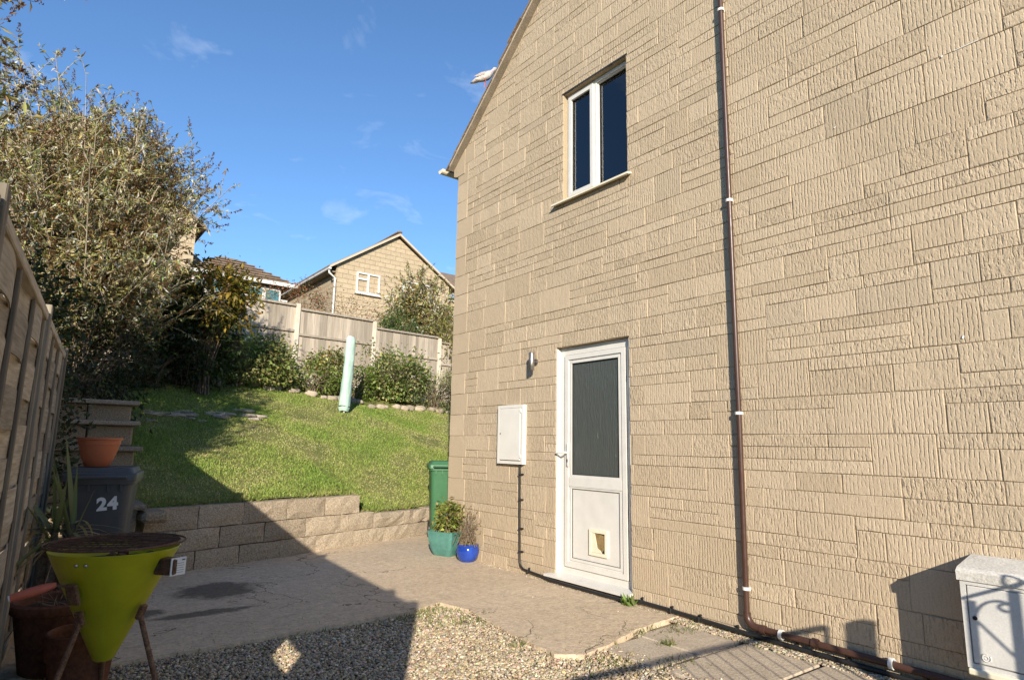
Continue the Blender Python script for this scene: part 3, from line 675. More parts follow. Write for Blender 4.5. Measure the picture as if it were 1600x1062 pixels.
# ------------------------------------------------------------------ side fence (woven panels)
SF = thing('woven_fence', 'tall weathered woven-slat garden fence along the left edge', 'fence', (.05, 4.2, 0))
def fx(y): return -.337+.077*y
FANG = math.atan(.077)
FH = 1.90
def fbox(mb, x, y, z, sx, sy, sz, bev=.003, col=None): mb.box((x, y, z), (sx, sy, sz), -FANG, bev, col)
posts = [6.10, 4.17, 2.24, .31, -.14]
rc = lambda: (random.random(), random.random(), 0)
for y in posts:
    mb = MB(); fbox(mb, fx(y), y, (FH+.045-.3)/2, .075, .075, FH+.045+.3, .004, rc())
    p = mb.build('post', 'fence_post', SF)
for k in range(4):
    yb, ya = posts[k]-.045, posts[k+1]+.045; W_ = yb-ya; yc = (ya+yb)/2
    for z, hgt in ((FH-.02, .045), (.09, .045)):
        mb = MB(); fbox(mb, fx(yc)+.004, yc, z, .046, W_, hgt, .004, rc()); mb.build('rail', 'fence_side', SF)
    mb = MB(); fbox(mb, fx(yc), yc, -.02, .03, W_, .17, .003, rc()); mb.build('gravel_board', 'fence_side', SF)  # board added to block sun leaking in under the panel
    nb = 3 if W_ > 1 else 1; bays = np.linspace(ya+.025, yb-.025, nb+1)
    for i, y in enumerate(bays):
        mb = MB(); fbox(mb, fx(y)+.0135, y, FH/2+.03, .016, .036, FH-.16, .003, rc()); mb.build('batten', 'fence_post', SF)
        mb = MB(); fbox(mb, fx(y)-.0135, y, FH/2+.03, .016, .036, FH-.16, .003, rc()); mb.build('batten', 'fence_post', SF)
    ns = 12; z = .125; sh = (FH-.05-.12)/ns
    for j in range(ns):
        zc_ = .122+sh*(j+.5); n_ = 24; amp = .017*(1 if j % 2 else -1)*(1 if nb > 1 else .2); h = sh*random.uniform(.57, .60)
        tilt = random.uniform(-.002, .004); dzs = random.uniform(-.003, .003)
        segs = [(0., 1.)]
        if k == 2 and j == 6: segs = [(0., .46), (.66, 1.)]           # a broken slat lets a sliver of sun through
        for (ta, tb) in segs:
            V = []; F = []
            for q in range(n_+1):
                t = ta+(tb-ta)*q/n_; y = ya+.012+(W_-.024)*t; ph = (y-bays[0])/(bays[1]-bays[0])*math.pi
                x = fx(y)+.0+amp*math.sin(ph); th = .0035; e = .006*math.sin(t*7+j)
                for (dx_, dz_) in ((-th-tilt, -h), (th-tilt, -h), (th+tilt, h), (-th+tilt, h)): V.append((x+dx_, y, zc_+dz_+dzs+e*.3))
                if q:
                    for c in range(4): F.append((4*(q-1)+c, 4*(q-1)+(c+1) % 4, 4*q+(c+1) % 4, 4*q+c))
            F += [(0, 1, 2, 3), (4*n_+3, 4*n_+2, 4*n_+1, 4*n_)]
            MB().add(V, F, rc()).build('slat', 'fence_side', SF)

# ------------------------------------------------------------------ retaining wall
def world_s(s, n, z): x, y = xy(s, n); return (x, y, z)
WANG = math.atan2(.292, .956)
RW = thing('retaining_wall', 'low retaining wall of rough concrete blocks in front of the lawn', 'wall', (1.08, 6.69, 0))
mb = MB(); mb.box(world_s(1.1, .155, .15), (2.46, .12, .84), WANG, 0, (.36, .31, .24)); mb.box(world_s(5.2, .155, .02), (6.0, .12, .62), WANG, 0, (.36, .31, .24)); mb.build('mortar_core', 'block', RW)
def block(s0, s1, n0, n1, z0, z1, parent, dark=0., name='block', rough=.004, round_=.012):
    """rough block with a chipped, uneven face"""
    g = .0035; s0 += g; s1 -= g; z0 += g; z1 -= g*.5; ns_, nz_ = 5, 3; V = []; F = []
    for a in range(ns_+1):
        for b in range(nz_+1):
            e = (a in (0, ns_)) or (b in (0, nz_))
            V.append((s0+(s1-s0)*a/ns_+random.gauss(0, rough*.6), n0+(round_ if e else 0)+random.gauss(0, rough), z0+(z1-z0)*b/nz_+random.gauss(0, rough*.6)))
    nf = len(V)
    V += [(s0, n1, z0), (s0, n1, z1), (s1, n1, z1), (s1, n1, z0)]
    ix = lambda a, b: a*(nz_+1)+b
    for a in range(ns_):
        for b in range(nz_): F.append((ix(a, b), ix(a+1, b), ix(a+1, b+1), ix(a, b+1)))
    F.append(tuple([ix(0, b) for b in range(nz_+1)]+[nf+1, nf])); F.append(tuple([ix(ns_, b) for b in range(nz_, -1, -1)]+[nf+3, nf+2]))
    F.append(tuple([ix(a, nz_) for a in range(ns_+1)]+[nf+2, nf+1])); F.append(tuple([ix(a, 0) for a in range(ns_, -1, -1)]+[nf, nf+3])); F.append((nf, nf+1, nf+2, nf+3))
    t = random.uniform(.82, 1.12); c = np.array((.325, .265, .195))*t*(1-dark)
    return MB().add([world_s(*v) for v in V], F, tuple(c)).build(name, 'block', parent)
TOPC = [-.16, .34, .82, 1.34, 1.86, 2.38]; MIDC = [-.16, .13, .58, 1.08, 1.60, 2.10, 2.62, 3.16, 3.6, 4.1, 4.6, 5.1]; LOWC = [-.16, .34, .80, 1.28, 1.75, 2.3, 2.8, 3.25, 3.75, 4.2, 4.7, 5.2]
for a, b in zip(TOPC[:-1], TOPC[1:]): block(a, b, 0, .22, .385, .600, RW)
for a, b in zip(MIDC[:-1], MIDC[1:]): block(a, b, random.uniform(-.004, .004), .22, .178, .383 if a < 2.3 else .36+random.uniform(-.015, .015), RW, rough=.004 if a < 2.3 else .008, round_=.012 if a < 2.3 else .018)
for a, b in zip(LOWC[:-1], LOWC[1:]): block(a, b, -.008+random.uniform(-.004, .004), .22, -.06, .176, RW)

# garden steps
ST = thing('garden_steps', 'steep garden steps of blocks and slabs behind the grey bin', 'steps', (.45, 7.0, 0))
TR = [(6.12, .42), (6.42, .67), (6.74, .92), (7.06, 1.165), (7.38, 1.415), (7.70, 1.635)]
for i, (y, z) in enumerate(TR):
    zb = (TR[i-1][1] if i else -.02); c = tuple(np.array((.30, .235, .165))*random.uniform(.85, 1.15))
    for (xa, xb) in ((.0, .44), (.452, .84)):
        mb = MB(); mb.box(((xa+xb)/2, y+.36, (zb+z-.048)/2), (xb-xa, .6, z-.05-zb), random.uniform(-.01, .01), .012, tuple(np.array(c)*random.uniform(.9, 1.1))); mb.build('block', 'block', ST)
    mb = MB(); mb.box((.43+random.uniform(-.01, .01), y+.26, z-.024), (.92, .62, .045), random.uniform(-.012, .012), .008, tuple(np.array((.26, .215, .165))*random.uniform(.85, 1.15))); mb.build('slab', 'block', ST)
mb = MB(); mb.box((.95, 6.47, .56), (.22, .34, .10), .1, .03, (.28, .22, .15)); tag(mb.build('coping_stone', 'block'), 'loose weathered stone block on the wall end beside the grey bin', 'stone')

# ------------------------------------------------------------------ back fence (closeboard on concrete posts)
BF = thing('board_fence', 'pale weathered board fence with concrete posts across the top of the garden', 'fence', (4.47, 13.75, 2.4))
bp = [(-1.32, 13.40, 4.50), (.61, 13.52, 4.44), (2.54, 13.635, 4.38), (4.47, 13.75, 4.32), (6.40, 13.87, 4.19), (8.33, 13.98, 4.02), (10.26, 14.10, 3.9)]
ang = math.atan2(.116, 1.93); ey = Vector((math.sin(ang), -math.cos(ang), 0))
for (x, y, zt) in bp: mb = MB(); mb.box((x, y, zt-1.2), (.105, .10, 2.4), ang, .01); mb.build('concrete_post', 'conc_post', BF)
for (a, b) in zip(bp[:-1], bp[1:]):
    A, B_ = Vector(a), Vector(b); zt = min(A.z, B_.z)-.03 if A.z-B_.z < .1 else A.z-.10
    if a[0] > 4: zt = B_.z+.03
    mid = (A+B_)/2; L = 1.93-.115; e = Vector((math.cos(ang), math.sin(ang), 0))
    n_ = 19
    for i in range(n_):
        c = mid+e*((i+.5)/n_-.5)*L; h = 1.62+random.uniform(-.01, .01)
        mb = MB(); mb.box((c.x, c.y+random.uniform(-.003, .003), zt-.04-h/2), (L/n_+.012, .014, h), ang+.10, 0, rc()); mb.build('board', 'fence_back', BF)
    for (dz_, hh, dd) in ((-.02, .05, .06), (-.60, .055, .05), (-1.15, .055, .05)):
        q = mid+ey*(.012+dd/2-.01); mb = MB(); mb.box((q.x, q.y, zt+dz_), (L, dd, hh), ang, .006, rc()); mb.build('rail', 'fence_back', BF)
    q = mid; mb = MB(); mb.box((q.x, q.y, zt-1.75), (L, .04, .18), ang, .004); mb.build('gravel_board', 'conc_post', BF)

# ------------------------------------------------------------------ bins
def wheelie(name, label, loc, rz, mat, num=None):
    t = thing(name, label, 'bin', loc, 'wheeled refuse bins')
    Rm = Matrix.Rotation(rz, 3, 'Z'); Lc = Vector(loc)
    P = lambda x, y, z: Lc+Rm @ Vector((x, y, z))
    def ring(w_, d_, z, r=.04, yo=0):
        out = []
        for (sx, sy, a0) in ((1, 1, 0), (-1, 1, 90), (-1, -1, 180), (1, -1, 270)):
            for a in (0, 30, 60, 90):
                an = R_(a0+a); out.append(P(sx*(w_/2-r)+r*math.cos(an), yo+sy*(d_/2-r)+r*math.sin(an), z))
        return out
    def loft(rings, cap=True):
        mb = MB(); V = []; F = []; n = len(rings[0])
        for r in rings: V += r
        for i in range(1, len(rings)):
            for k in range(n): F.append(((i-1)*n+k, (i-1)*n+(k+1) % n, i*n+(k+1) % n, i*n+k))
        if cap: F += [tuple(range(n)), tuple((len(rings)-1)*n+k for k in range(n))]
        return mb.add(V, F)
    loft([ring(.32, .40, .03, .05, .02), ring(.34, .43, .10, .05, .02), ring(.405, .53, .86, .05), ring(.415, .54, .90, .05), ring(.45, .58, .905, .05), ring(.45, .58, .945, .05)]).build('body', mat, t, .7)
    lid = loft([ring(.465, .60, .925, .03), ring(.47, .605, .972, .03), ring(.455, .59, .982, .03), ring(.425, .55, .984, .03), ring(.405, .52, 1.010, .04), ring(.39, .50, 1.020, .04)]).build('lid', mat, t, .7)
    mb = MB(); a = [P(-.17, -.312, .952), P(-.17, -.342, .955), P(.17, -.342, .955), P(.17, -.312, .952)]; mb.tube(a, .012, 8); mb.build('lid_grip', mat, lid, .7)
    for s in (-1, 1):
        for j in (-.14, -.06, .06, .14): 
            if s < 0: mb = MB(); mb.box(P(j, -.275, .885), (.012, .02, .06), rz); mb.build('rib', mat, t)
        mb = MB(); mb.lathe([(.03, -.025), (.10, -.025), (.105, -.015), (.105, .015), (.10, .025), (.03, .025)], P(s*.165, .27, .105), 20, Rm @ Matrix.Rotation(math.pi/2, 3, 'Y')); mb.build('wheel', 'blackpipe', t, .7)
    MB().tube([P(-.2, .30, .93), P(-.2, .345, .95), P(.2, .345, .95), P(.2, .30, .93)], .014, 8).build('handle', mat, t, .7)
    if num:
        cu = bpy.data.curves.new('number', 'FONT'); cu.body = num; cu.size = .122; cu.extrude = .001; cu.align_x = 'CENTER'; cu.offset = .006; cu.space_character = 1.12
        tmp = bpy.data.objects.new('tmp', cu); COL.objects.link(tmp); bpy.context.view_layer.update()
        me = bpy.data.meshes.new_from_object(tmp.evaluated_get(bpy.context.evaluated_depsgraph_get())); bpy.data.objects.remove(tmp)
        me.materials.clear(); me.materials.append(M['sticker']); o = bpy.data.objects.new('number', me); COL.objects.link(o); o.parent = t
        tilt = math.atan(.035/.76)
        o.rotation_euler = (Matrix.Rotation(rz, 4, 'Z') @ Matrix.Rotation(math.pi/2-tilt*-1, 4, 'X') @ Matrix.Rotation(R_(5), 4, 'Z')).to_euler()
        o.location = Rm @ Vector((.07, -.264, .725))
    return t
wheelie('wheelie_bin', 'dark grey wheeled bin numbered 24 at the foot of the steps', (.50, 5.74, 0), R_(-12), 'bin_grey', '24')
wheelie('wheelie_bin', 'green wheeled bin half hidden behind the house corner', (4.47, 7.22, .0), R_(-27), 'bin_green')

# ------------------------------------------------------------------ pots
def pot(name, label, cat, loc, prof, mat, n=32, soil=None, sq=0, rz=0, group=None):
    t = thing(name, label, cat, loc, group); MB().lathe(prof, loc, n, rz, None, sq).build('pot', mat, t, .7)
    if soil:
        r, z = soil; MB().lathe([(0, z+.01), (r*.6, z+.006), (r, z-.004)], loc, n, rz, None, sq).build('soil', 'soil', t, 1.)
    return t
bowl = pot('plant_bowl', 'orange plastic plant bowl standing on the grey bin lid', 'plant pot', (.435, 5.72, 1.021), [(0, .0), (.072, .0), (.08, .005), (.105, .06), (.126, .13), (.133, .165), (.137, .166), (.141, .20), (.150, .202), (.152, .218), (.139, .219), (.13, .17), (.10, .10), (0, .09)], 'terraplast', 40)
bigpot = pot('terracotta_pot', 'large dark terracotta pot with a thick rolled rim by the fence', 'plant pot', (.24, 4.36, -.005), [(0, 0), (.135, 0), (.145, .01), (.18, .20), (.20, .31), (.215, .315), (.225, .335), (.222, .36), (.205, .37), (.19, .36), (.185, .32), (.10, .31), (0, .31)], 'terracotta_dark', 36, (.185, .325))
smallpot = pot('terracotta_pot', 'plain smaller terracotta pot in front of the large rimmed pot', 'plant pot', (.335, 3.93, -.10), [(0, 0), (.11, 0), (.115, .01), (.14, .26), (.152, .262), (.158, .38), (.15, .385), (.142, .38), (.135, .30), (0, .29)], 'terracotta_dark', 36, (.135, .33))
backpot = pot('terracotta_pot', 'small terracotta pot against the fence behind the other pots', 'plant pot', (.30, 5.2, 0), [(0, 0), (.08, 0), (.105, .19), (.115, .192), (.118, .26), (.11, .262), (.10, .20), (0, .19)], 'terracotta_dark', 28, (.1, .22))
teal = pot('square_planter', 'tapered square teal glazed planter at the house corner', 'planter', (3.93, 6.24, 0), [(0, 0), (.118, 0), (.122, .006), (.150, .08), (.168, .16), (.180, .255), (.182, .268), (.170, .270), (.158, .22), (0, .21)], 'teal', 44, (.16, .235), 12, R_(20))
bluep = pot('round_planter', 'round cobalt blue glazed pot against the house wall', 'plant pot', (3.90, 5.78, 0), [(0, 0), (.075, 0), (.085, .008), (.112, .05), (.125, .10), (.12, .145), (.112, .158), (.118, .166), (.120, .176), (.112, .180), (.104, .165), (0, .155)], 'blue', 40, (.106, .168))

# ------------------------------------------------------------------ barbecue
bx_, by_, bz_ = .385, 3.50, .745
BBQ = thing('barbecue', 'lime green cone barbecue on rusty legs with a round wire grill', 'barbecue', (bx_, by_, -.1))
CP = lambda a, r, z: (bx_+r*math.cos(a), by_+r*math.sin(a), z)
mb = MB(); mb.lathe([(0, .245), (.036, .245), (.042, .25), (.262, .728), (.265, .732), (.262, .734), (.255, .725), (.040, .262), (0, .259)], (bx_, by_, 0), 56); mb.build('cone', 'lime', BBQ, .6)
cdir = math.atan2(-by_, -bx_)      # towards the viewer
GR = MB(); gr = .285
for (r, rr) in ((gr, .0045), (gr-.022, .003)): GR.tube([CP(a, r, bz_+.012) for a in np.linspace(0, 2*math.pi, 49)], rr, 6)
for k in range(-17, 18):
    u = k*.0152; h = math.sqrt(max(0, (gr-.022)**2-u*u)); an = cdir+1.25
    ax = Vector((math.cos(an), math.sin(an), 0)); pp = Vector((-ax.y, ax.x, 0)); c = Vector((bx_, by_, bz_+.012+random.uniform(-.003, .002)))
    GR.tube([c+pp*u-ax*h, c+pp*u+Vector((0, 0, random.uniform(-.006, .002))), c+pp*u+ax*h], .0019, 5)
for k in range(-8, 9):
    u = k*.032; h = math.sqrt(max(0, (gr-.022)**2-u*u)); an = cdir+1.25+math.pi/2
    ax = Vector((math.cos(an), math.sin(an), 0)); pp = Vector((-ax.y, ax.x, 0)); c = Vector((bx_, by_, bz_+.008))
    GR.tube([c+pp*u-ax*h, c+pp*u+ax*h], .0019, 5)
GR.build('grill', 'grill', BBQ)
mb = MB(); mb.lathe([(0, .66), (.12, .662), (.225, .668)], (bx_, by_, 0), 40); mb.build('ash_tray', 'grill', BBQ)
mb = MB()
for k in range(14):
    a = random.uniform(0, 6.28); r = random.uniform(.02, .18); mb.box((bx_+r*math.cos(a), by_+r*math.sin(a), .69), (.05, .035, .03), random.uniform(0, 3), .01)
mb.build('charcoal', 'grill', BBQ)
right = Vector((.79, -.61, 0))
for (a, nm) in ((cdir+math.radians(48), 1), (cdir-math.radians(38), 1), (cdir+math.pi, 1)):
    r1 = .158; p0 = Vector(CP(a, r1+.010, .44)); p1 = Vector(CP(a, .40, -.10)); mb = MB()
    mb.tube([p0, p0*.35+p1*.65, p1], .0115, 10); leg = mb.build('leg', 'rust', BBQ, .8)
    q = Vector(CP(a, r1+.012, .46)); mb = MB(); mb.box(q, (.034, .022, .065), Matrix.Rotation(a+math.pi/2, 3, 'Z') @ Matrix.Rotation(.36, 3, 'X'), .004); mb.build('leg_bracket', 'rust', leg)
ha = cdir-math.radians(40)
hp = Vector(CP(ha, .205, .57)); hd = Vector((math.cos(ha), math.sin(ha), 0)); 
mb = MB(); mb.box(hp+hd*.012+Vector((0, 0, .0)), (.055, .018, .095), Matrix.Rotation(ha+math.pi/2, 3, 'Z') @ Matrix.Rotation(.36, 3, 'X'), .004); brk = mb.build('handle_bracket', 'rust', BBQ)
# the handle sticks out on the side of the fence
hdir = (hd*.55-right*.75).normalized(); h0 = hp+hdir*.02+Vector((0, 0, .035)); h1 = h0+hdir*.05+Vector((0, 0, .012)); h2 = h0+hdir*.20+Vector((0, 0, -.028))
mb = MB(); mb.tube([h0, h0+hdir*.012, h1+hdir*.02], .006, 8); mb.build('handle_rod', 'rust', BBQ)
hl = [h1.lerp(h2, t) for t in np.linspace(0, 1, 9)]; HN = MB(); HN.tube(hl, [.010, .0145, .0175, .019, .0195, .019, .018, .0165, .014], 14); HN = HN.build('handle', 'redhandle', BBQ, .8)
MB().tube([h2, h2+(h2-h1).normalized()*.006], .0125, 14).build('end_cap', 'clipwhite', HN)
# rating plate on the right shoulder
ra = cdir+math.radians(52); rp = Vector(CP(ra, .232, .66)); rd = Vector((math.cos(ra), math.sin(ra), 0)); vt = Vector((-rd.y, rd.x, 0))
mb = MB(); mb.box(rp+rd*.035, (.10, .06, .072), ra, .006); plate = mb.build('vent_cover', 'grill', BBQ)
tow = Vector((math.cos(cdir), math.sin(cdir), 0)); fc = rp+rd*.085
mb = MB(); mb.box(fc, (.006, .075, .078), ra-.35, .001); st = mb.build('label_plate', 'sticker', BBQ)
nrm = Vector((math.cos(ra-.35), math.sin(ra-.35), 0)); sd_ = Vector((-nrm.y, nrm.x, 0))
for (o1, o2, ww) in ((.026, .02, .010), (.008, .026, .010), (.014, 0, .05), (.004, 0, .055), (-.006, 0, .05), (-.016, 0, .055), (-.026, 0, .05)):
    zz = o1 if ww > .02 else .028
    mb = MB(); mb.box(fc+nrm*.0035+sd_*(o2 if ww < .02 else 0)+Vector((0, 0, zz)), (.0008, ww, .0016 if ww > .02 else .006), ra-.35); mb.build('print', 'ink', st)
for (da, z) in ((.06, .695), (-.10, .695)):
    q = Vector(CP(cdir-math.radians(28)+da, .251, z)); MB().lathe([(0, .006), (.006, .005), (.0085, 0)], q, 10, Matrix.Rotation(cdir, 3, 'Z') @ Matrix.Rotation(math.pi/2, 3, 'Y')).build('rivet', 'steel', BBQ)

# ------------------------------------------------------------------ rotary line under its cover
PL = thing('rotary_line', 'folded clothes line in a pale mint cover standing on the lawn', 'clothes line', (4.60, 11.08, zxy(4.60, 11.08)))
pz = PL.location.z; mb = MB(); prof = []
N_ = 26; V = []; F = []
for i in range(N_+1):
    t = i/N_; z = pz+.03+t*1.42; r = .115*(1-.22*t)*(1 if 0 < i < N_ else .75)
    for k in range(22):
        a = 2*math.pi*k/22; rr = r*(1+.07*math.sin(a*3+t*4)+.04*math.sin(a*7-t*17)+.03*math.sin(t*31+a)); V.append((4.60+rr*math.cos(a)*.95+t*.05, 11.08+rr*math.sin(a)*.8, z+.012*math.sin(a*2)*(1 if i in (0, N_) else 0)))
    if i:
        for k in range(22): F.append(((i-1)*22+k, (i-1)*22+(k+1) % 22, i*22+(k+1) % 22, i*22+k))
F += [tuple(range(22)), tuple(N_*22+k for k in range(22))]
mb.add(V, F).build('cover', 'polecover', PL, .9)
MB().tube([(4.60, 11.08, pz-.1), (4.60, 11.08, pz+.15)], .025).build('pole', 'steel', PL)
MB().tube([(4.60+.105*math.cos(a), 11.08+.09*math.sin(a), pz+.12+.01*math.sin(a*2)) for a in np.linspace(0, 6.28, 17)], .008, 6).build('tie_cord', 'cord', PL)

# ------------------------------------------------------------------ dove on the verge
def dove():
    y, x = 5.72, WX-.075; z = RZ(y)+.125
    t = thing('bird', 'pale grey collared dove perched on the roof edge', 'bird', (x, y, z))
    ax = Vector((.70, -.62, .30)).normalized(); up = Vector((0, .45, .89)); up = (up-ax*up.dot(ax)).normalized(); sd_ = ax.cross(up)
    c = Vector((x-.03, y+.01, z+.125))
    prof = [(-.19, .004, -.035), (-.15, .016, -.03), (-.11, .024, -.02), (-.08, .034, -.010), (-.03, .052, 0), (.03, .056, .005), (.07, .047, .015), (.10, .034, .03), (.118, .028, .048), (.135, .030, .065), (.155, .027, .078), (.17, .016, .080), (.18, .006, .078), (.195, .002, .073)]
    V = []; F = []; C = []; n = 14
    for i, (a, r, u) in enumerate(prof):
        for k in range(n):
            th = 2*math.pi*k/n; V.append(c+ax*a+up*(u+r*math.cos(th)*(1 if a > -.1 else .45))+sd_*r*math.sin(th)*(1 if a > -.1 else 1.6))
            top = math.cos(th) > .1
            C.append((.04, .035, .045) if a < -.16 else ((.30, .26, .25) if top and a < .09 else ((.42, .39, .40) if a > .09 else (.55, .50, .46))))
        if i:
            for k in range(n): F.append(((i-1)*n+k, (i-1)*n+(k+1) % n, i*n+(k+1) % n, i*n+k))
    mb = MB(); mb.v = [tuple(v) for v in V]; mb.f = F; mb.c = C; mb.build('body', 'rock', t, True)
    for s in (-1, 1):
        mb = MB(); pts_ = []
        mb.lathe([(0, -.105), (.020, -.06), (.034, .0), (.03, .05), (.012, .075), (0, .08)], (0, 0, 0), 10, None, (.36, .31, .29))
        Rw = Matrix((sd_, up, ax)).transposed(); mb.v = [tuple(c+sd_*s*.044+up*.008-ax*.02+Rw @ Vector((v[0]*.35, v[1], v[2]))) for v in mb.v]; mb.build('wing', 'rock', t, True)
        MB().tube([c+sd_*s*.02-up*.045, Vector((x+s*.02, y+.03, z-.005))], .004, 5).build('leg', 'redhandle', t)
        MB().lathe([(0, -.004), (.004, 0), (0, .004)], c+ax*.158+up*.085+sd_*s*.0265, 8).build('eye', 'gasket', t)
dove()

# ------------------------------------------------------------------ houses up the hill
M['farglass'] = glass_mat('far_glass', (.03, .045, .06), .08)
M['netcurtain'] = plain('net_curtain', (.50, .51, .52), .9)
M['tealblind'] = plain('teal_blind', (.05, .17, .20), .6)
def far_window(par, x0, x1, z0, z1, y, cols=2, top=.3, net=None, mat='farglass'):
    """casement window in a wall facing -y"""
    fr = MB(); wd = .075
    for (a, b, c, d) in ((x0, x1, z0, z0+wd), (x0, x1, z1-wd, z1), (x0, x0+wd, z0+wd, z1-wd), (x1-wd, x1, z0+wd, z1-wd)): fr.box(((a+b)/2, y-.02, (c+d)/2), (b-a, .12, d-c))
    cw = (x1-x0)/cols
    for i in range(1, cols): fr.box((x0+cw*i, y-.02, (z0+z1)/2), (.09, .11, z1-z0-2*wd))
    if top: fr.box((x0+cw/2, y-.02, z1-top), (cw-.13, .115, .09))
    o = fr.build('window', 'white', par)
    for i in range(cols):
        MB().box((x0+cw*(i+.5), y+.015, (z0+z1)/2), (cw-.05, .02, z1-z0-.05)).build('pane', 'netcurtain' if net == i else mat, o)
    MB().box(((x0+x1)/2, y-.06, z0-.03), (x1-x0+.12, .16, .05)).build('sill', 'white', o)
H2 = thing('hill_house', 'stone gabled house with white windows above the board fence', 'house', (12.7, 25.4, 4))
ap, eL, eR, yb_ = (12.66, 10.90), (9.78, 8.98), (15.60, 8.98), 25.4
mb = MB(); mb.poly([(9.80, yb_, 3.2), (15.58, yb_, 3.2), (15.58, yb_, 8.93), (12.66, yb_, 10.83), (9.80, yb_, 8.93)], (0, 9, 0)); mb.build('wall', 'farstone', H2)
RF = MB(); sl2 = (10.90-8.98)/(12.66-9.78)
RF.poly([(9.42, yb_-.12, 8.72), (12.69, yb_-.12, 10.90), (12.69, yb_-.12, 11.02), (9.42, yb_-.12, 8.84)], (0, 9.3, 0)); RF.poly([(12.69, yb_-.12, 10.90), (15.95, yb_-.12, 8.72), (15.95, yb_-.12, 8.84), (12.69, yb_-.12, 11.02)], (0, 9.3, 0)); RF = RF.build('roof', 'tile', H2)
mb = MB(); mb.poly([(9.42, yb_-.20, 8.70), (12.69, yb_-.20, 10.88), (12.69, yb_-.20, 10.99), (9.42, yb_-.20, 8.81)], (0, .08, 0)); mb.poly([(12.69, yb_-.20, 10.88), (15.95, yb_-.20, 8.70), (15.95, yb_-.20, 8.81), (12.69, yb_-.20, 10.99)], (0, .08, 0)); mb.build('bargeboard', 'verge', RF)
mb = MB(); mb.box((12.69, yb_+4.4, 11.06), (.22, 9.2, .10), None, .03); mb.build('ridge', 'tile', RF)
MB().box((9.44, yb_+4.4, 8.68), (.13, 9.2, .10), None, .02).build('gutter', 'white', H2)
MB().box((9.62, yb_+4.5, 8.62), (.32, 8.9, .05)).build('soffit', 'soffit', H2)
MB().tube([(9.45, yb_-.05, 8.64), (9.45, yb_-.08, 8.5), (9.72, yb_-.09, 8.3), (9.72, yb_-.09, 3.3)], .045, 8).build('downpipe', 'white', H2)
far_window(H2, 10.72, 11.85, 7.84, 8.80, yb_, 2, .3, 1); far_window(H2, 13.0, 14.5, 7.84, 8.80, yb_, 3, .3, 1)
A2 = thing('hill_house', 'brown roofed house glimpsed at the corner behind the gabled house', 'house', (18, 28, 4))
MB().poly([(15.7, 28, 3.2), (21, 28, 3.2), (21, 28, 9.2), (15.7, 28, 9.2)], (0, 6, 0)).build('wall', 'farstone', A2)
mb = MB(); mb.poly([(15.3, 27.7, 9.25), (15.3, 31, 11.3), (15.3, 31, 11.45), (15.3, 27.7, 9.4)], (6.3, 0, 0)); mb.build('roof', 'tile', A2)
MB().box((18.4, 27.68, 9.25), (6.2, .12, .1)).build('gutter', 'white', A2); far_window(A2, 16.55, 17.6, 8.1, 9.0, 28, 2, .3)
H3 = thing('hill_house', 'tall stone house wall mostly hidden behind the big arching bush', 'house', (0, 24.6, 4))
MB().poly([(4.02, 24.6, 3.2), (4.02, 24.6, 9.25), (.1, 24.6, 12.0), (-3.8, 24.6, 9.25), (-3.8, 24.6, 3.2)], (0, 8, 0)).build('wall', 'farstone', H3)
mb = MB(); mb.poly([(4.35, 24.5, 9.0), (.1, 24.5, 12.05), (.1, 24.5, 12.2), (4.35, 24.5, 9.15)], (0, 8.2, 0)); mb.poly([(-4.15, 24.5, 9.0), (.1, 24.5, 12.05), (.1, 24.5, 12.2), (-4.15, 24.5, 9.15)], (0, 8.2, 0)); mb.build('roof', 'tile', H3)
far_window(H3, 1.2, 2.3, 7.6, 8.7, 24.6, 2, .3)
mb = MB(); mb.poly([(4.05, 25.2, 8.25), (5.6, 25.2, 7.1), (5.6, 25.2, 3.5), (4.05, 25.2, 3.5)], (0, 5, 0)); mb.build('side_extension', 'tile', H3)
GRM = thing('garden_room', 'low garden room with hipped brown roof and teal windows', 'building', (4.9, 21.5, 4))
mb = MB(); mb.box((5.0, 22.4, 4.9), (2.9, 2.8, 2.2)); mb.build('wall', 'white', GRM)
def hip(x0, x1, y0, y1, z0, rx0, rx1, ry, z1):
    return [(x0, y0, z0), (x1, y0, z0), (x1, y1, z0), (x0, y1, z0), (rx0, ry, z1), (rx1, ry, z1)], [(0, 1, 5, 4), (1, 2, 5), (2, 3, 4, 5), (3, 0, 4), (0, 3, 2, 1)]
rf_ = MB().add(*hip(3.35, 6.65, 20.75, 24.0, 6.52, 4.35, 4.95, 21.9, 7.36)).build('roof', 'tile', GRM)
for i in range(7):
    t = i/7; z = 6.54+.84*t; MB().box(((3.35+6.65)/2*(1-t)+4.65*t, 20.72+1.15*t, z), (3.3*(1-t)+.6*t, .05, .03)).build('tile_course', 'tile', rf_)
MB().box((5.0, 20.72, 6.46), (3.34, .06, .12)).build('fascia', 'white', GRM)
for i in range(5):
    x = 3.72+i*.55; f = MB(); f.box((x, 20.98, 6.30), (.53, .07, .07)); f.box((x, 20.98, 5.80), (.53, .07, .09)); f.box((x-.245, 20.98, 6.05), (.05, .07, .42)); f.box((x+.245, 20.98, 6.05), (.05, .07, .42)); f = f.build('window', 'white', GRM)
    MB().box((x, 20.985, 6.05), (.44, .03, .42)).build('pane', 'tealblind', f)

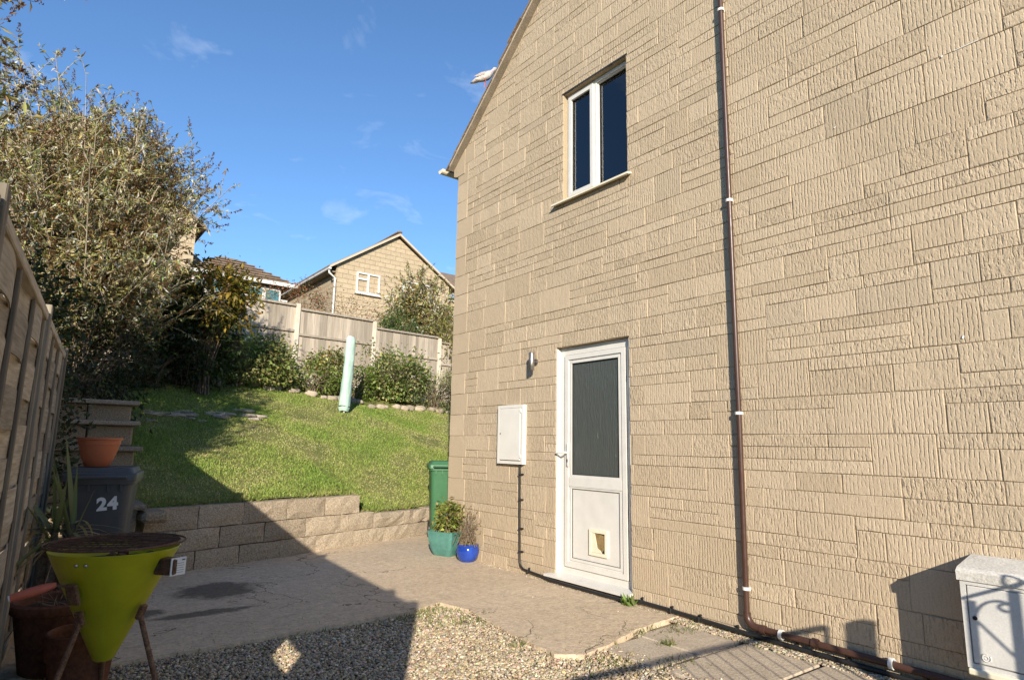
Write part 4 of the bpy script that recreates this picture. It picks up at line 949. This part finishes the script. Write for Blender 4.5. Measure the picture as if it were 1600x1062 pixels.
# ------------------------------------------------------------------ plants
G_MID = [(.060, .105, .022), (.085, .135, .03), (.045, .08, .02)]
G_YEL = [(.28, .20, .03), (.33, .22, .035), (.19, .17, .03)]
G_OLV = [(.16, .155, .055), (.20, .185, .075), (.12, .125, .04), (.24, .21, .11)]
BRWN = [(.16, .085, .03), (.11, .06, .028), (.20, .12, .05)]
SILV = [(.34, .33, .24), (.40, .38, .28)]
RED = [(.36, .13, .06), (.40, .19, .08), (.26, .10, .05)]
def shrub(name, label, base, cen, rad, nclump, per, L, W, cols, group=None, spread=.28, stem=.012, down=.2, seed_cols=None, cat='shrub', flat=False, thin=1., shell=.55):
    base = np.array(base, float); cen = np.array(cen, float); rad = np.array(rad, float)
    t = thing(name, label, cat, tuple(base), group)
    u = unit(RNG.normal(size=(nclump, 3))); rr = (shell+(1-shell)*RNG.random((nclump, 1)))**.8*(1+.12*RNG.normal(size=(nclump, 1))); cc = cen+u*rr*rad
    cc[:, 2] = np.maximum(cc[:, 2], base[2]+.06)
    n = nclump*per; ci = np.repeat(np.arange(nclump), per)
    off = RNG.normal(0, 1, (n, 3))*spread*np.mean(rad)*thin; pos = cc[ci]+off; pos[:, 2] = np.maximum(pos[:, 2], base[2]+.02)
    d = unit(unit(pos-cen)*.8+RNG.normal(0, .7, (n, 3))-np.array([0, 0, down])); up = unit(RNG.normal(0, .55, (n, 3))+np.array([0, 0, 1.]))
    c = pick(cols, n); ct = 1+.22*RNG.normal(size=(nclump, 1)); c = np.clip(c*ct[ci], .004, .8)
    leaves('foliage', pos, d, up, L*RNG.uniform(.6, 1.25, n), W*RNG.uniform(.7, 1.2, n), c, 'leaf', t)
    P0 = base+RNG.normal(0, .06, (nclump, 3))*np.array([1, 1, 0]); sag = (cen-(P0+cc)/2)*.25+np.array([0, 0, .12])*np.mean(rad)
    twigs('stems', P0, cc, stem, stem*.3, 'twig', t, 5, sag)
    k = RNG.integers(0, n, n//5); twigs('twigs', cc[ci[k]], pos[k], stem*.25, .0012, 'twig', t, kind='stuff')
    return t
def buddleia(name, label, base, tips, nt_, per, cols, group=None, Lf=.11, Wf=.024, seeds=True, sublen=.55, seedcol=None, twig='twig'):
    """arching shrub: stems from the base to tip zones, drooping side twigs with narrow leaves, brown seed heads at the ends"""
    base = np.array(base, float); t = thing(name, label, 'shrub', tuple(base), group)
    T = np.array(tips, float); w_ = T[:, 3]/T[:, 3].sum(); idx = RNG.choice(len(T), nt_, p=w_)
    tip = T[idx, :3]+RNG.normal(0, 1, (nt_, 3))*T[idx, 4:5]
    P0 = base+RNG.normal(0, .10, (nt_, 3))*np.array([1, 1, .2]); sag = np.stack([np.zeros(nt_), np.zeros(nt_), .10*np.linalg.norm(tip-P0, axis=1)], -1)+(base-tip)*.06
    twigs('stems', P0, tip, .02, .004, twig, t, 8, sag)
    ks = 16; n2 = nt_*ks; i2 = np.repeat(np.arange(nt_), ks); k = RNG.uniform(.42, 1.0, n2)[:, None]
    q = P0[i2]+(tip[i2]-P0[i2])*k+sag[i2]*4*k*(1-k); dirn = unit(tip-P0)[i2]
    d2 = unit(dirn*.75+RNG.normal(0, .62, (n2, 3))+np.array([0, 0, .1])); ln = RNG.uniform(.35, 1.1, n2)[:, None]*sublen
    e = q+d2*ln; sg = np.zeros((n2, 3)); sg[:, 2] = .10*ln[:, 0]; e[:, 2] -= .12*ln[:, 0]
    twigs('side_shoots', q, e, .0048, .002, twig, t, 3, sg)
    n = n2*per; i3 = np.repeat(np.arange(n2), per); kk = RNG.uniform(.08, 1, n)[:, None]
    pos = q[i3]+(e[i3]-q[i3])*kk+sg[i3]*4*kk*(1-kk)
    d = unit(unit(e-q)[i3]*.45+RNG.normal(0, .65, (n, 3))+np.array([0, 0, -.25])); up = unit(RNG.normal(0, .7, (n, 3))+np.array([0, 0, .8]))
    c = pick(cols, n, .25)*(1+.2*RNG.normal(size=(n2, 1)))[i3]; c = np.clip(c, .004, .7)
    leaves('foliage', pos, d, up, Lf*RNG.uniform(.5, 1.2, n), Wf*RNG.uniform(.7, 1.3, n), c, 'leaf', t)
    if seeds:
        m = RNG.random(n2) < .42; ee = e[m]; dd = unit((e-q)[m]+np.array([0, 0, .15])); per_ = 34; j = np.repeat(np.arange(len(ee)), per_); s_ = RNG.random(len(j))[:, None]
        pp = ee[j]+dd[j]*s_*.17+RNG.normal(0, .011, (len(j), 3))*(1-.75*s_); leaves('seed_heads', pp, unit(dd[j]+RNG.normal(0, .8, (len(j), 3))), unit(RNG.normal(size=(len(j), 3))), .028, .014, pick(seedcol or BRWN, len(j)), 'leaf', t)
    return t
BUDC = [(.36, .32, .11), (.44, .39, .155), (.28, .27, .085), (.50, .43, .22)]*3+[(.62, .59, .46), (.68, .64, .51)]*2+[(.30, .17, .06), (.26, .14, .05)]+[(.16, .21, .07), (.20, .24, .09)]*2
# tip zones: x, y, z, weight, spread
buddleia('arching_bush', 'huge arching bush with silvery leaves and brown seed heads above the fence', (.25, 9.35, 1.6),
    [(-1.0, 9.9, 5.7, 1.0, .32), (-.55, 9.9, 5.65, 1.4, .34), (.10, 10.0, 5.65, 1.8, .34), (.75, 10.0, 5.5, 1.8, .30), (1.18, 9.9, 5.25, 1.7, .25), (1.48, 9.85, 4.8, 1.4, .2), (-.1, 9.6, 5.3, 1.6, .35), (.7, 9.6, 4.9, 1.6, .35), (-.3, 9.3, 4.7, 1.6, .4), (.5, 9.3, 4.4, 2.2, .4), (.9, 9.3, 3.8, 1.8, .32), (.2, 8.9, 3.6, 1.9, .35), (.8, 8.9, 3.35, 1.8, .32), (1.0, 9.2, 3.15, 1.4, .28), (-.4, 8.6, 4.0, 1.3, .4), (.35, 8.5, 2.95, 1.0, .25)],
    270, 12, BUDC, 'arching bushes', .085, .022, twig='pale_twig')
buddleia('arching_bush', 'sparser arching bush hanging over the fence beyond the left edge', (-1.0, 5.0, 0),
    [(-.75, 5.3, 3.3, 1.2, .22), (-.85, 5.0, 3.9, 1.2, .25), (-.72, 5.6, 2.8, 1, .18), (-1.0, 4.8, 4.2, .8, .25), (-.95, 5.5, 3.6, 1, .25), (-.8, 4.6, 3.0, .8, .2)],
    85, 10, BUDC, 'arching bushes', .105, .026)
buddleia('arching_bush', 'arching bush behind the board fence in front of the gabled house', (9.3, 17.5, 3.0),
    [(8.9, 17.3, 5.95, 1, .28), (9.4, 17.3, 6.4, 1.2, .32), (10.0, 17.3, 6.1, 1, .32), (8.6, 17.1, 5.2, 1, .28), (10.4, 17.3, 5.4, 1, .3), (9.3, 17, 5.4, 1.2, .4), (8.1, 17.2, 4.7, .5, .2)],
    85, 9, BUDC, 'arching bushes', .15, .042)
# trunk of the big bush (under the crown)
shrub('laurel_bush', 'dense dark evergreen bush with yellowing crown beside the arching bush', (1.8, 11.1, zxy(1.8, 11.1)), (1.85, 11.1, 2.9), (.72, .6, .8), 90, 55, .12, .05, [(.030, .050, .016), (.04, .065, .02), (.05, .075, .02)], None, .19)
shrub('laurel_bush', 'yellow and orange leaved bush crowning the dark evergreen', (2.1, 10.9, zxy(2.1, 10.9)), (2.12, 10.7, 3.5), (.62, .4, .50), 60, 40, .10, .05, G_YEL+[(.09, .10, .025)], None, .2)
shrub('dark_shrub', 'dark shaded shrub under the arching bush left of the steps', (.30, 8.6, zxy(.3, 8.6)), (.45, 8.7, 2.1), (.62, .6, .85), 70, 45, .08, .035, [(.028, .042, .016), (.04, .055, .02), (.05, .05, .025)], None, .2)
shrub('dark_shrub', 'dark undergrowth at the back of the lawn below the evergreen', (1.35, 10.7, zxy(1.35, 10.7)), (1.4, 10.7, 2.55), (.8, .45, .55), 60, 45, .07, .03, [(.03, .045, .018), (.045, .06, .02)], None, .2)
shrub('dark_shrub', 'dark hedge plant behind the far end of the woven fence', (-.35, 7.3, .3), (-.28, 7.3, 1.9), (.42, .9, .95), 90, 40, .08, .04, [(.03, .045, .016), (.045, .06, .02)], None, .2)
shrub('ivy', 'dark ivy climbing beside the end fence post', (.12, 6.45, 0), (.10, 6.55, .95), (.16, .28, .95), 60, 24, .05, .042, [(.03, .045, .02), (.045, .06, .028), (.06, .06, .03)], None, .22, .005)
ROSE = [(.17, .24, .06), (.25, .30, .08), (.34, .37, .12), (.42, .42, .20), (.30, .27, .10)]
def on(x, y): return (x, y, zxy(x, y))
shrub('garden_bush', 'broad light green bush with pink flowers at the back of the lawn', on(3.30, 12.2), (3.05, 11.95, 2.62), (.82, .5, .52), 85, 46, .085, .05, ROSE, 'bushes along the board fence', .2)
shrub('garden_bush', 'upper green bush against the left fence panel', on(3.75, 12.9), (3.5, 12.65, 2.85), (.55, .35, .42), 48, 46, .085, .05, ROSE, 'bushes along the board fence', .2)
shrub('garden_bush', 'small reddish green bush left of the mint clothes line cover', on(4.95, 12.75), (4.85, 12.6, 2.72), (.42, .35, .42), 40, 42, .085, .05, ROSE+[(.22, .13, .04)], 'bushes along the board fence', .2)
shrub('garden_bush', 'full dark green bush right of the mint clothes line cover', on(6.55, 12.85), (6.45, 12.6, 2.70), (.85, .45, .56), 85, 46, .085, .05, ROSE+[(.12, .18, .05)]*2, 'bushes along the board fence', .2)
shrub('garden_bush', 'low pale feathery plants at the lawn edge near the house corner', on(7.4, 12.6), (7.5, 12.55, 2.45), (.65, .35, .42), 50, 40, .08, .018, [(.22, .25, .10), (.28, .29, .14)], 'bushes along the board fence', .22)
shrub('garden_bush', 'low green ground plants in front of the clothes line bushes', on(4.35, 12.2), (4.3, 12.2, 2.45), (.75, .3, .26), 40, 40, .07, .03, [(.18, .26, .05), (.15, .21, .045)], 'bushes along the board fence', .22)
shrub('garden_bush', 'low green leaves around the foot of the clothes line', on(5.4, 12.45), (5.45, 12.4, 2.5), (.45, .25, .28), 30, 36, .07, .03, [(.18, .26, .05), (.15, .21, .045)], 'bushes along the board fence', .22)
shrub('berry_hedge', 'thin reddish upright twigs above the board fence before the gabled house', on(6.1, 15.3), (6.2, 15.3, 4.55), (1.45, .35, .62), 90, 14, .06, .028, RED+G_OLV[:2], None, .13, .006, 0)
shrub('berry_hedge', 'red berried hedge above the fence by the garden room', on(3.3, 15.3), (3.4, 15.3, 4.85), (1.2, .35, .52), 80, 13, .055, .028, RED+[(.20, .12, .05)], None, .13, .006, 0)
shrub('berry_hedge', 'small red leaved shrub beside the gabled house downpipe', on(5.1, 15.0), (5.0, 15.0, 4.65), (.42, .3, .62), 40, 30, .06, .03, RED+G_OLV[:2], None, .2, .006, 0)
shrub('green_shrub', 'round bright green shrub peeping over the board fence', on(7.7, 15.0), (7.7, 15.0, 4.35), (.55, .4, .42), 50, 45, .06, .035, [(.08, .15, .035), (.11, .19, .045)], None, .2)
shrub('climber', 'yellow green climber over the fence end at the house corner', on(9.15, 14.4), (9.05, 14.2, 3.85), (.62, .4, .95), 80, 40, .07, .04, [(.27, .26, .065), (.32, .27, .07), (.19, .22, .055)], None, .22)
shrub('climber', 'dark leaves below the climber at the house corner', on(9.0, 13.6), (9.0, 13.6, 2.75), (.5, .3, .5), 45, 40, .07, .035, [(.06, .08, .025), (.09, .11, .035)], None, .22)
# a few pink flower heads in the broad bush
fl = thing('flower_cluster', 'faded pink flower heads on the broad light green bush', 'flowers', (2.75, 11.75, 2.8))
M['pink'] = plain('dusty_pink', (.42, .17, .17), .8)
for i in range(9):
    p = (2.72+random.gauss(0, .10), 11.62+random.gauss(0, .05), 3.0+random.gauss(0, .12)); n = 26; b = MB()
    q = np.array(p)+RNG.normal(0, .022, (n, 3)); leaves('flower', q, RNG.normal(size=(n, 3)), RNG.normal(size=(n, 3)), .03, .028, pick([(.42, .17, .17), (.36, .16, .12), (.5, .26, .24)], n), 'leaf', fl)
# potted plants
tl = shrub('jade_plant', 'glossy green leafy plant growing in the square teal planter', (3.93, 6.24, .235), (3.93, 6.24, .40), (.18, .18, .15), 60, 14, .055, .034, [(.20, .25, .05), (.26, .29, .07), (.15, .20, .04), (.30, .26, .09)], None, .2, .006, -.1)
shrub('twiggy_plant', 'bare twiggy plant with a few dry leaves in the blue pot', (3.90, 5.78, .165), (3.90, 5.78, .36), (.15, .15, .21), 75, 3, .026, .013, [(.25, .15, .07), (.30, .20, .10), (.14, .15, .05)], None, .12, .0035, 0)
n = 90; leaves('moss', np.array((3.90, 5.78, .172))+RNG.normal(0, .045, (n, 3))*np.array([1, 1, .1]), RNG.normal(size=(n, 3))+np.array([0, 0, .8]), RNG.normal(size=(n, 3)), .02, .014, pick([(.10, .15, .03)], n), 'leaf', bluep, 'stuff')
# cordyline in front of the bin
CO = thing('cordyline', 'straggly cordyline with strappy leaves in front of the grey bin', 'plant', (.26, 4.85, 0))
for (a, b, c) in (((.20, 4.86, .10), (.20, 4.90, .45), (.20, 4.92, .68)), ((.25, 4.84, .10), (.27, 4.86, .45), (.285, 4.88, .70))):
    MB().tube([a, b, c], [.028, .024, .018], 10).build('trunk', 'bark', CO, .9)
    for k in range(30):
        an = random.uniform(0, 6.28); el = random.choice((random.uniform(.9, 1.45), random.uniform(.1, .9), random.uniform(-.5, .3))); Lh = random.uniform(.32, .62); wd = random.uniform(.011, .019)
        if math.cos(an) > .1 and .35 < el < 1.25: continue
        d = Vector((math.cos(an)*math.cos(el), math.sin(an)*math.cos(el), math.sin(el))); sdv = d.cross(Vector((0, 0, 1))).normalized(); V = []; F = []; p = Vector(c)-Vector((0, 0, random.uniform(0, .12))); dd = d.copy(); S_ = 7
        dry = el < .45 and random.random() < .75; droop = .30 if dry else (.10 if el < .9 else .03)
        for q in range(S_+1):
            w2 = wd*(1-(q/S_)**2.2)*(.6+.4*min(1, q/2)); V += [p-sdv*w2, p+Vector((0, 0, -.15*w2)), p+sdv*w2]; p = p+dd*(Lh/S_); dd = (dd+Vector((0, 0, -droop))).normalized()
            if q: F += [(3*q-3, 3*q-2, 3*q+1, 3*q), (3*q-2, 3*q-1, 3*q+2, 3*q+1)]
        col = random.choice(((.48, .40, .25), (.40, .32, .18))) if dry else random.choice(((.15, .18, .07), (.19, .22, .10), (.11, .14, .06)))
        MB().add(V, F, col).build('leaf', 'leaf', CO)
# dead plant stalks in the big pot
n = 30; b0 = np.array((.24, 4.36, .33))+RNG.normal(0, .07, (n, 3))*np.array([1, 1, 0]); twigs('dead_stalks', b0, b0+RNG.normal(0, .10, (n, 3))+np.array([0, 0, .06]), .003, .0015, 'twig', bigpot)
DC = [(.20, .15, .08), (.26, .20, .11)]
for (a, b) in (((.10, 4.6, .18), (.30, 4.2, .33)), ((.22, 3.75, -.08), (.40, 3.72, -.06)), ((.16, 4.45, .38), (.20, 4.7, .62)), ((.70, 3.9, -.07), (.95, 4.0, -.05))):
    tag(MB().tube([a, [(a[i]+b[i])/2+.01 for i in range(3)], b], .003, 5).build('dry_stalk', 'twig'), 'thin dry fallen stalk lying among the pots by the fence', 'stalk', 'dry stalks among the pots')
# weeds
def weed(loc, r, n, label, L=.07, W=.018, cols=((.12, .20, .035), (.16, .24, .05))):
    t = thing('weed', label, 'weed', loc); p = np.array(loc)+RNG.normal(0, r*.35, (n, 3))*np.array([1, 1, .05]); d = RNG.normal(0, .8, (n, 3))+np.array([0, 0, .9]); leaves('leaf', p, d, RNG.normal(size=(n, 3))+np.array([0, 0, .4]), L*RNG.uniform(.6, 1.2, n), W, pick(list(cols), n), 'leaf', t)
weed((3.93, 3.50, -.0), .06, 22, 'bright green leafy weed at the end of the door threshold', .085, .03)
n = 900; wx = []
for (x, y, s, m) in ((2.62, 4.30, .16, 170), (2.35, 4.22, .12, 60), (2.45, 4.0, .16, 70), (2.76, 3.9, .1, 90), (2.68, 3.3, .07, 70), (2.9, 2.7, .10, 60), (3.43, 2.75, .03, 90), (3.5, 3.06, .1, 80), (3.8, 2.9, .12, 90), (3.2, 2.5, .1, 50), (1.1, 4.25, .25, 60), (1.7, 4.26, .2, 60), (3.0, 2.96, .12, 70), (3.95, 2.4, .08, 50)):
    q = np.zeros((m, 3)); q[:, 0] = x+RNG.normal(0, s, m); q[:, 1] = y+RNG.normal(0, s*.55, m); q[:, 2] = -.03; wx.append(q)
wx = np.concatenate(wx); wx = wx[wx[:, 0] < 3.99]; m = len(wx)
g = leaves('grass_tufts', wx, RNG.normal(0, .5, (m, 3))+np.array([0, 0, 1]), RNG.normal(size=(m, 3)), RNG.uniform(.02, .055, m), .006, pick([(.12, .17, .035), (.17, .21, .06), (.25, .23, .10)], m), 'grass'); g['kind'] = 'stuff'; g['label'] = 'small grass tufts growing along the edges of the gravel and slabs'; g['category'] = 'grass'

# ------------------------------------------------------------------ gravel
ico_v = None
def ico():
    t = (1+5**.5)/2; v = np.array([(-1, t, 0), (1, t, 0), (-1, -t, 0), (1, -t, 0), (0, -1, t), (0, 1, t), (0, -1, -t), (0, 1, -t), (t, 0, -1), (t, 0, 1), (-t, 0, -1), (-t, 0, 1)], float)
    f = np.array([(0, 11, 5), (0, 5, 1), (0, 1, 7), (0, 7, 10), (0, 10, 11), (1, 5, 9), (5, 11, 4), (11, 10, 2), (10, 7, 6), (7, 1, 8), (3, 9, 4), (3, 4, 2), (3, 2, 6), (3, 6, 8), (3, 8, 9), (4, 9, 5), (2, 4, 11), (6, 2, 10), (8, 6, 7), (9, 8, 1)])
    return unit(v), f
IV, IF = ico()
def pebbles(name, pos, size, cols, mat, flat=.6, parent=None, kind=None):
    n = len(pos); sc_ = size[:, None]*RNG.uniform(.7, 1.3, (n, 3))*np.array([1, 1, flat]); v = IV[None]*(1+RNG.normal(0, .16, (n, 12, 1)))*sc_[:, None, :]
    a = RNG.uniform(0, 6.28, n); b = RNG.normal(0, .35, n); ca, sa, cb_, sb = np.cos(a)[:, None], np.sin(a)[:, None], np.cos(b)[:, None], np.sin(b)[:, None]
    x, y, z = v[..., 0], v[..., 1], v[..., 2]; y, z = y*cb_-z*sb, y*sb+z*cb_; x, y = x*ca-y*sa, x*sa+y*ca
    V = np.stack([x, y, z], -1)+pos[:, None, :]; F = (np.arange(n)[:, None, None]*12+IF[None]).reshape(-1, 3)
    return raw(name, V.reshape(-1, 3), F, mat, parent, np.repeat(pick(cols, n, .22), 12, axis=0), kind=kind)
def inside(P, poly):
    x, y = P[:, 0], P[:, 1]; r = np.zeros(len(P), bool); j = len(poly)-1
    for i in range(len(poly)):
        xi, yi = poly[i]; xj, yj = poly[j]; c = ((yi > y) != (yj > y)) & (x < (xj-xi)*(y-yi)/(yj-yi+1e-12)+xi); r ^= c; j = i
    return r
GP = [(-.25, 1.2), (-.1, 4.30), (1.0, 4.27), (1.6, 4.29), (2.42, 4.32), (2.73, 4.44), (2.80, 4.12), (2.70, 3.45), (2.66, 2.98), (2.80, 2.87), (3.02, 2.9), (3.03, 1.2)]
n = 60000; P = np.stack([RNG.uniform(-.3, 3.05, n), RNG.uniform(1.9, 4.46, n), np.full(n, -.030)], -1); P = P[inside(P, GP)]
P[:, 2] += RNG.uniform(-.003, .007, len(P))
P2 = np.stack([RNG.uniform(3.88, 4.01, 3000), RNG.uniform(.8, 3.08, 3000), np.full(3000, -.016)], -1); P3 = np.stack([3.02+RNG.normal(0, .08, 260), RNG.uniform(1.5, 2.9, 260), np.full(260, -.018)], -1); P = np.concatenate([P, P2, P3])
PEB = [(.38, .31, .205), (.42, .355, .255), (.33, .26, .165), (.50, .43, .33), (.29, .24, .18), (.39, .295, .18)]
gr_ = pebbles('gravel', P, RNG.gamma(6, .0015, len(P))*.62+.0028, PEB, 'pebble'); gr_['kind'] = 'stuff'; gr_['label'] = 'loose buff gravel between the concrete yard and the slabs'; gr_['category'] = 'gravel'
# stray chips on the concrete
P = np.stack([RNG.uniform(.3, 3.9, 240), RNG.uniform(3.0, 6.8, 240), np.full(240, .002)], -1); P = P[inside(P, [(0, 4.35), (2.7, 4.5), (2.75, 3.1), (3.9, 3.2), (3.95, 6.5), (.6, 6.2)])]
PA = np.stack([3.985-np.abs(RNG.normal(0, .035, 900)), RNG.uniform(3.1, 6.3, 900), np.full(900, .002)], -1)
PB = []
for (xa, ya, xb, yb) in ((.2, 4.29, 2.42, 4.34), (2.42, 4.34, 2.73, 4.45), (2.80, 4.12, 2.70, 3.45), (2.70, 3.45, 2.68, 2.98), (2.75, 2.90, 3.45, 3.06)):
    k = RNG.random(150)[:, None]; PB.append(np.array([xa, ya, .002])+k*np.array([xb-xa, yb-ya, 0])+RNG.normal(0, .03, (150, 3))*np.array([.8, .8, 0])-np.array([0, 0, .004]))
PC = np.stack([RNG.uniform(1.2, 4.4, 350), np.zeros(350), np.full(350, .002)], -1); PC[:, 1] = 6.73+(PC[:, 0]-1.08)*.305-np.abs(RNG.normal(0, .05, 350))
P = np.concatenate([P, PA, PC]+PB)
c = pebbles('stray_grit', P, RNG.uniform(.002, .006, len(P)), PEB, 'pebble'); c['kind'] = 'stuff'; c['label'] = 'stray grit scattered over the concrete yard'; c['category'] = 'grit'
def rock(name, label, cat, loc, size, col, group=None, seed=0):
    rg = np.random.default_rng(seed); import bmesh
    bm = bmesh.new(); bmesh.ops.create_icosphere(bm, subdivisions=3, radius=1)
    o = rg.normal(0, 6, 3)
    for v in bm.verts:
        p = np.array(v.co); k = 1+.13*math.sin(p[0]*3+o[0])*math.sin(p[1]*3.3+o[1])+.09*math.sin(p[2]*5+o[2]+p[0]*4)+.05*math.sin(p[1]*9+o[0]); v.co = Vector(np.sign(p)*np.abs(p)**.8*k)*1.0
        v.co.x *= size[0]; v.co.y *= size[1]; v.co.z *= size[2]; v.co += Vector(loc)
    b = MB(); bm.verts.index_update(); b.add([v.co[:] for v in bm.verts], [tuple(x.index for x in f.verts) for f in bm.faces], tuple(col)); bm.free()
    return tag(b.build(name, 'rock', None, True), label, cat, group)
rock('boulder', 'round speckled stone on the ground under the barbecue by the fence', 'stone', (.155, 3.60, -.02), (.085, .075, .075), (.22, .165, .10), None, 3)
for i in range(46):
    s = -1+i*.215+random.gauss(0, .05); n_ = 4.36+random.gauss(0, .05)
    if s > 3.4: n_ -= min(.6, (s-3.4)*.22)
    x, y = xy(s, n_); k = random.uniform(.6, 1.3)
    rock('edging_stone', 'small pale rough stone edging the back of the lawn', 'stone', (x, y, zxy(x, y)+.03), (.10*k, .07*k, .055*k), np.array((.36, .30, .23))*random.uniform(.75, 1.15), 'rough stones edging the lawn', 20+i)
for i in range(26):
    s = random.uniform(.9, 2.7); n_ = random.uniform(2.35, 2.75)+.25*(s-.9)/1.8; x, y = xy(s, n_); k = random.uniform(.4, 1.1)
    rock('lawn_stone', 'flat pale stone set among the shaded grass', 'stone', (x, y, zxy(x, y)+.005), (.12*k, .08*k, .03*k), np.array((.34, .29, .23))*random.uniform(.75, 1.15), 'flat stones in the shaded lawn', 90+i)
# ------------------------------------------------------------------ grass
n = 150000; S = RNG.uniform(-.15, 9.5, n); N = .16+RNG.random(n)**1.15*4.25
lim = np.where(S > 3.4, 4.36-np.minimum(.6, (S-3.4)*.22), 4.40); X, Y = xy(S, N)
pt = np.sin(S*1.7+1)*np.sin(N*2.3+.5)+.6*np.sin(S*4.1+N*2)+.5*np.sin(N*6.1-S*3.3+2)+.35*np.sin(S*11)*np.sin(N*13)
keep = (N < lim) & ((X > 4.9) | (Y > 6.9)) & (RNG.random(n) < np.clip(.95-.75*np.clip(pt-.45, 0, 1), .12, 1)) & ~((X < .93) & (Y < 8.4))
S, N, X, Y, pt = S[keep], N[keep], X[keep], Y[keep], pt[keep]; m = len(S); Z = zl(S, N)-.004
G1 = np.array((.19, .285, .05)); G2 = np.array((.32, .375, .095)); G3 = np.array((.50, .41, .22)); f = np.clip(.46+.34*pt+RNG.normal(0, .25, m), 0, 1)[:, None]
cg = np.where(f < .6, G1+(G2-G1)*f/.6, G2+(G3-G2)*(f-.6)/.4)*(1+RNG.normal(0, .18, (m, 1))); cg = np.clip(cg, .01, .5)
d = RNG.normal(0, .55, (m, 3))+np.array([0, 0, 1.]); d[:, 2] = np.abs(d[:, 2])+.3
g = leaves('lawn_grass', np.stack([X, Y, Z], -1), d, RNG.normal(size=(m, 3)), RNG.uniform(.016, .040, m)*(1+.25*np.clip(-pt, -1, 1)), RNG.uniform(.007, .013, m), cg, 'grass', None); g['kind'] = 'stuff'; g['label'] = 'short sunlit lawn grass on the garden slope'; g['category'] = 'grass'

# longer grass hanging over the retaining wall
n = 5200; S = RNG.uniform(-.1, 4.6, n); N = RNG.uniform(.12, .30, n); X, Y = xy(S, N); Z = np.where(S < 2.37, .585, .345)+(N-.12)*.3
d = RNG.normal(0, .5, (n, 3))+np.array([.12, -.40, .75]); kp = (np.sin(S*3.1)+.7*np.sin(S*7.7+1)+RNG.normal(0, .6, n)) > -.5
g = leaves('wall_edge_grass', np.stack([X, Y, Z], -1)[kp], d[kp], RNG.normal(size=(n, 3))[kp], RNG.uniform(.03, .085, n)[kp], .008, pick([(.20, .28, .05), (.30, .34, .09), (.36, .31, .14)], int(kp.sum())), 'grass'); g['kind'] = 'stuff'; g['label'] = 'longer ragged grass hanging over the retaining wall top'; g['category'] = 'grass'

# ------------------------------------------------------------------ railings behind the viewer; their shadows fall on slabs, wall and meter box
RL = thing('step_railing', 'black metal railing whose shadow falls over slabs and wall foot', 'railing', (1.3, -1.4, 0))
ra_, rb_ = Vector((.95, .17, 1.0)), Vector((4.02, 2.0, .163))-sdir*((1.0-.163)/-sdir.z)
MB().box((ra_+rb_)/2, ((rb_-ra_).length, .035, .03), math.atan2(rb_.y-ra_.y, rb_.x-ra_.x), .004).build('handrail', 'iron', RL)
MB().box((ra_+rb_)/2-Vector((0, 0, .92)), ((rb_-ra_).length, .03, .02), math.atan2(rb_.y-ra_.y, rb_.x-ra_.x), .004).build('bottom_rail', 'iron', RL)
for i in range(17):
    p = ra_.lerp(rb_, (i+.3)/17); MB().tube([p, p-Vector((0, 0, .93))], .006, 6).build('baluster', 'iron', RL)
for p in (ra_, rb_): MB().tube([p, (p.x, p.y, -.2)], .010, 8).build('post', 'iron', RL)
gpost = Vector((4.02, 1.80, .24))-sdir*((1.08-.24)/-sdir.z)
tag(MB().box((gpost.x, gpost.y, .44), (.075, .075, 1.28), .1, .006).build('gate_post', 'fence_post'), 'square wooden gate post whose shadow stands on the wall foot', 'post')
IR = thing('iron_gate', 'ornamental iron gate whose scroll shadow falls on the meter box', 'gate', (3.1, 0, 0))
IRT = 1.25
def ip(y, z): return Vector((3.77, y, z))-sdir*IRT
foot = lambda y, z: Vector((ip(y, z).x, ip(y, z).y, -.1))
for (y, z) in ((1.145, .52), (.965, .60)):
    p, q = ip(y, z), foot(y, z); MB().box((p+q)/2, (.012, .036, p.z-q.z), None, .002).build('stile', 'iron', IR)
MB().tube([ip(1.175, .525), ip(.93, .64), ip(.5, .83)], .0085, 8).build('top_bar', 'iron', IR)
MB().tube([ip(1.145, .45), ip(.985, .30)], .0045, 8).build('brace', 'iron', IR)
MB().tube([ip(1.02+.11*math.cos(a), .43+.11*math.sin(a)) for a in np.linspace(0, R_(95), 10)]+[ip(1.0-.02*k, .535-.004*k) for k in (0, 1)], .006, 6).build('scroll', 'iron', IR)
MB().tube([ip(1.0+.045*(1-k*.5)*math.cos(a), .525+.028*(1-k*.5)*math.sin(a)-.01*k) for k, a in zip(np.linspace(0, 1, 16), np.linspace(R_(-150), R_(60), 16))], .0055, 6).build('scroll', 'iron', IR)
MB().tube([ip(.985+.035*math.cos(a), .635+.028*math.sin(a)) for a in np.linspace(0, 6.28, 17)], .006, 6).build('ring', 'iron', IR)
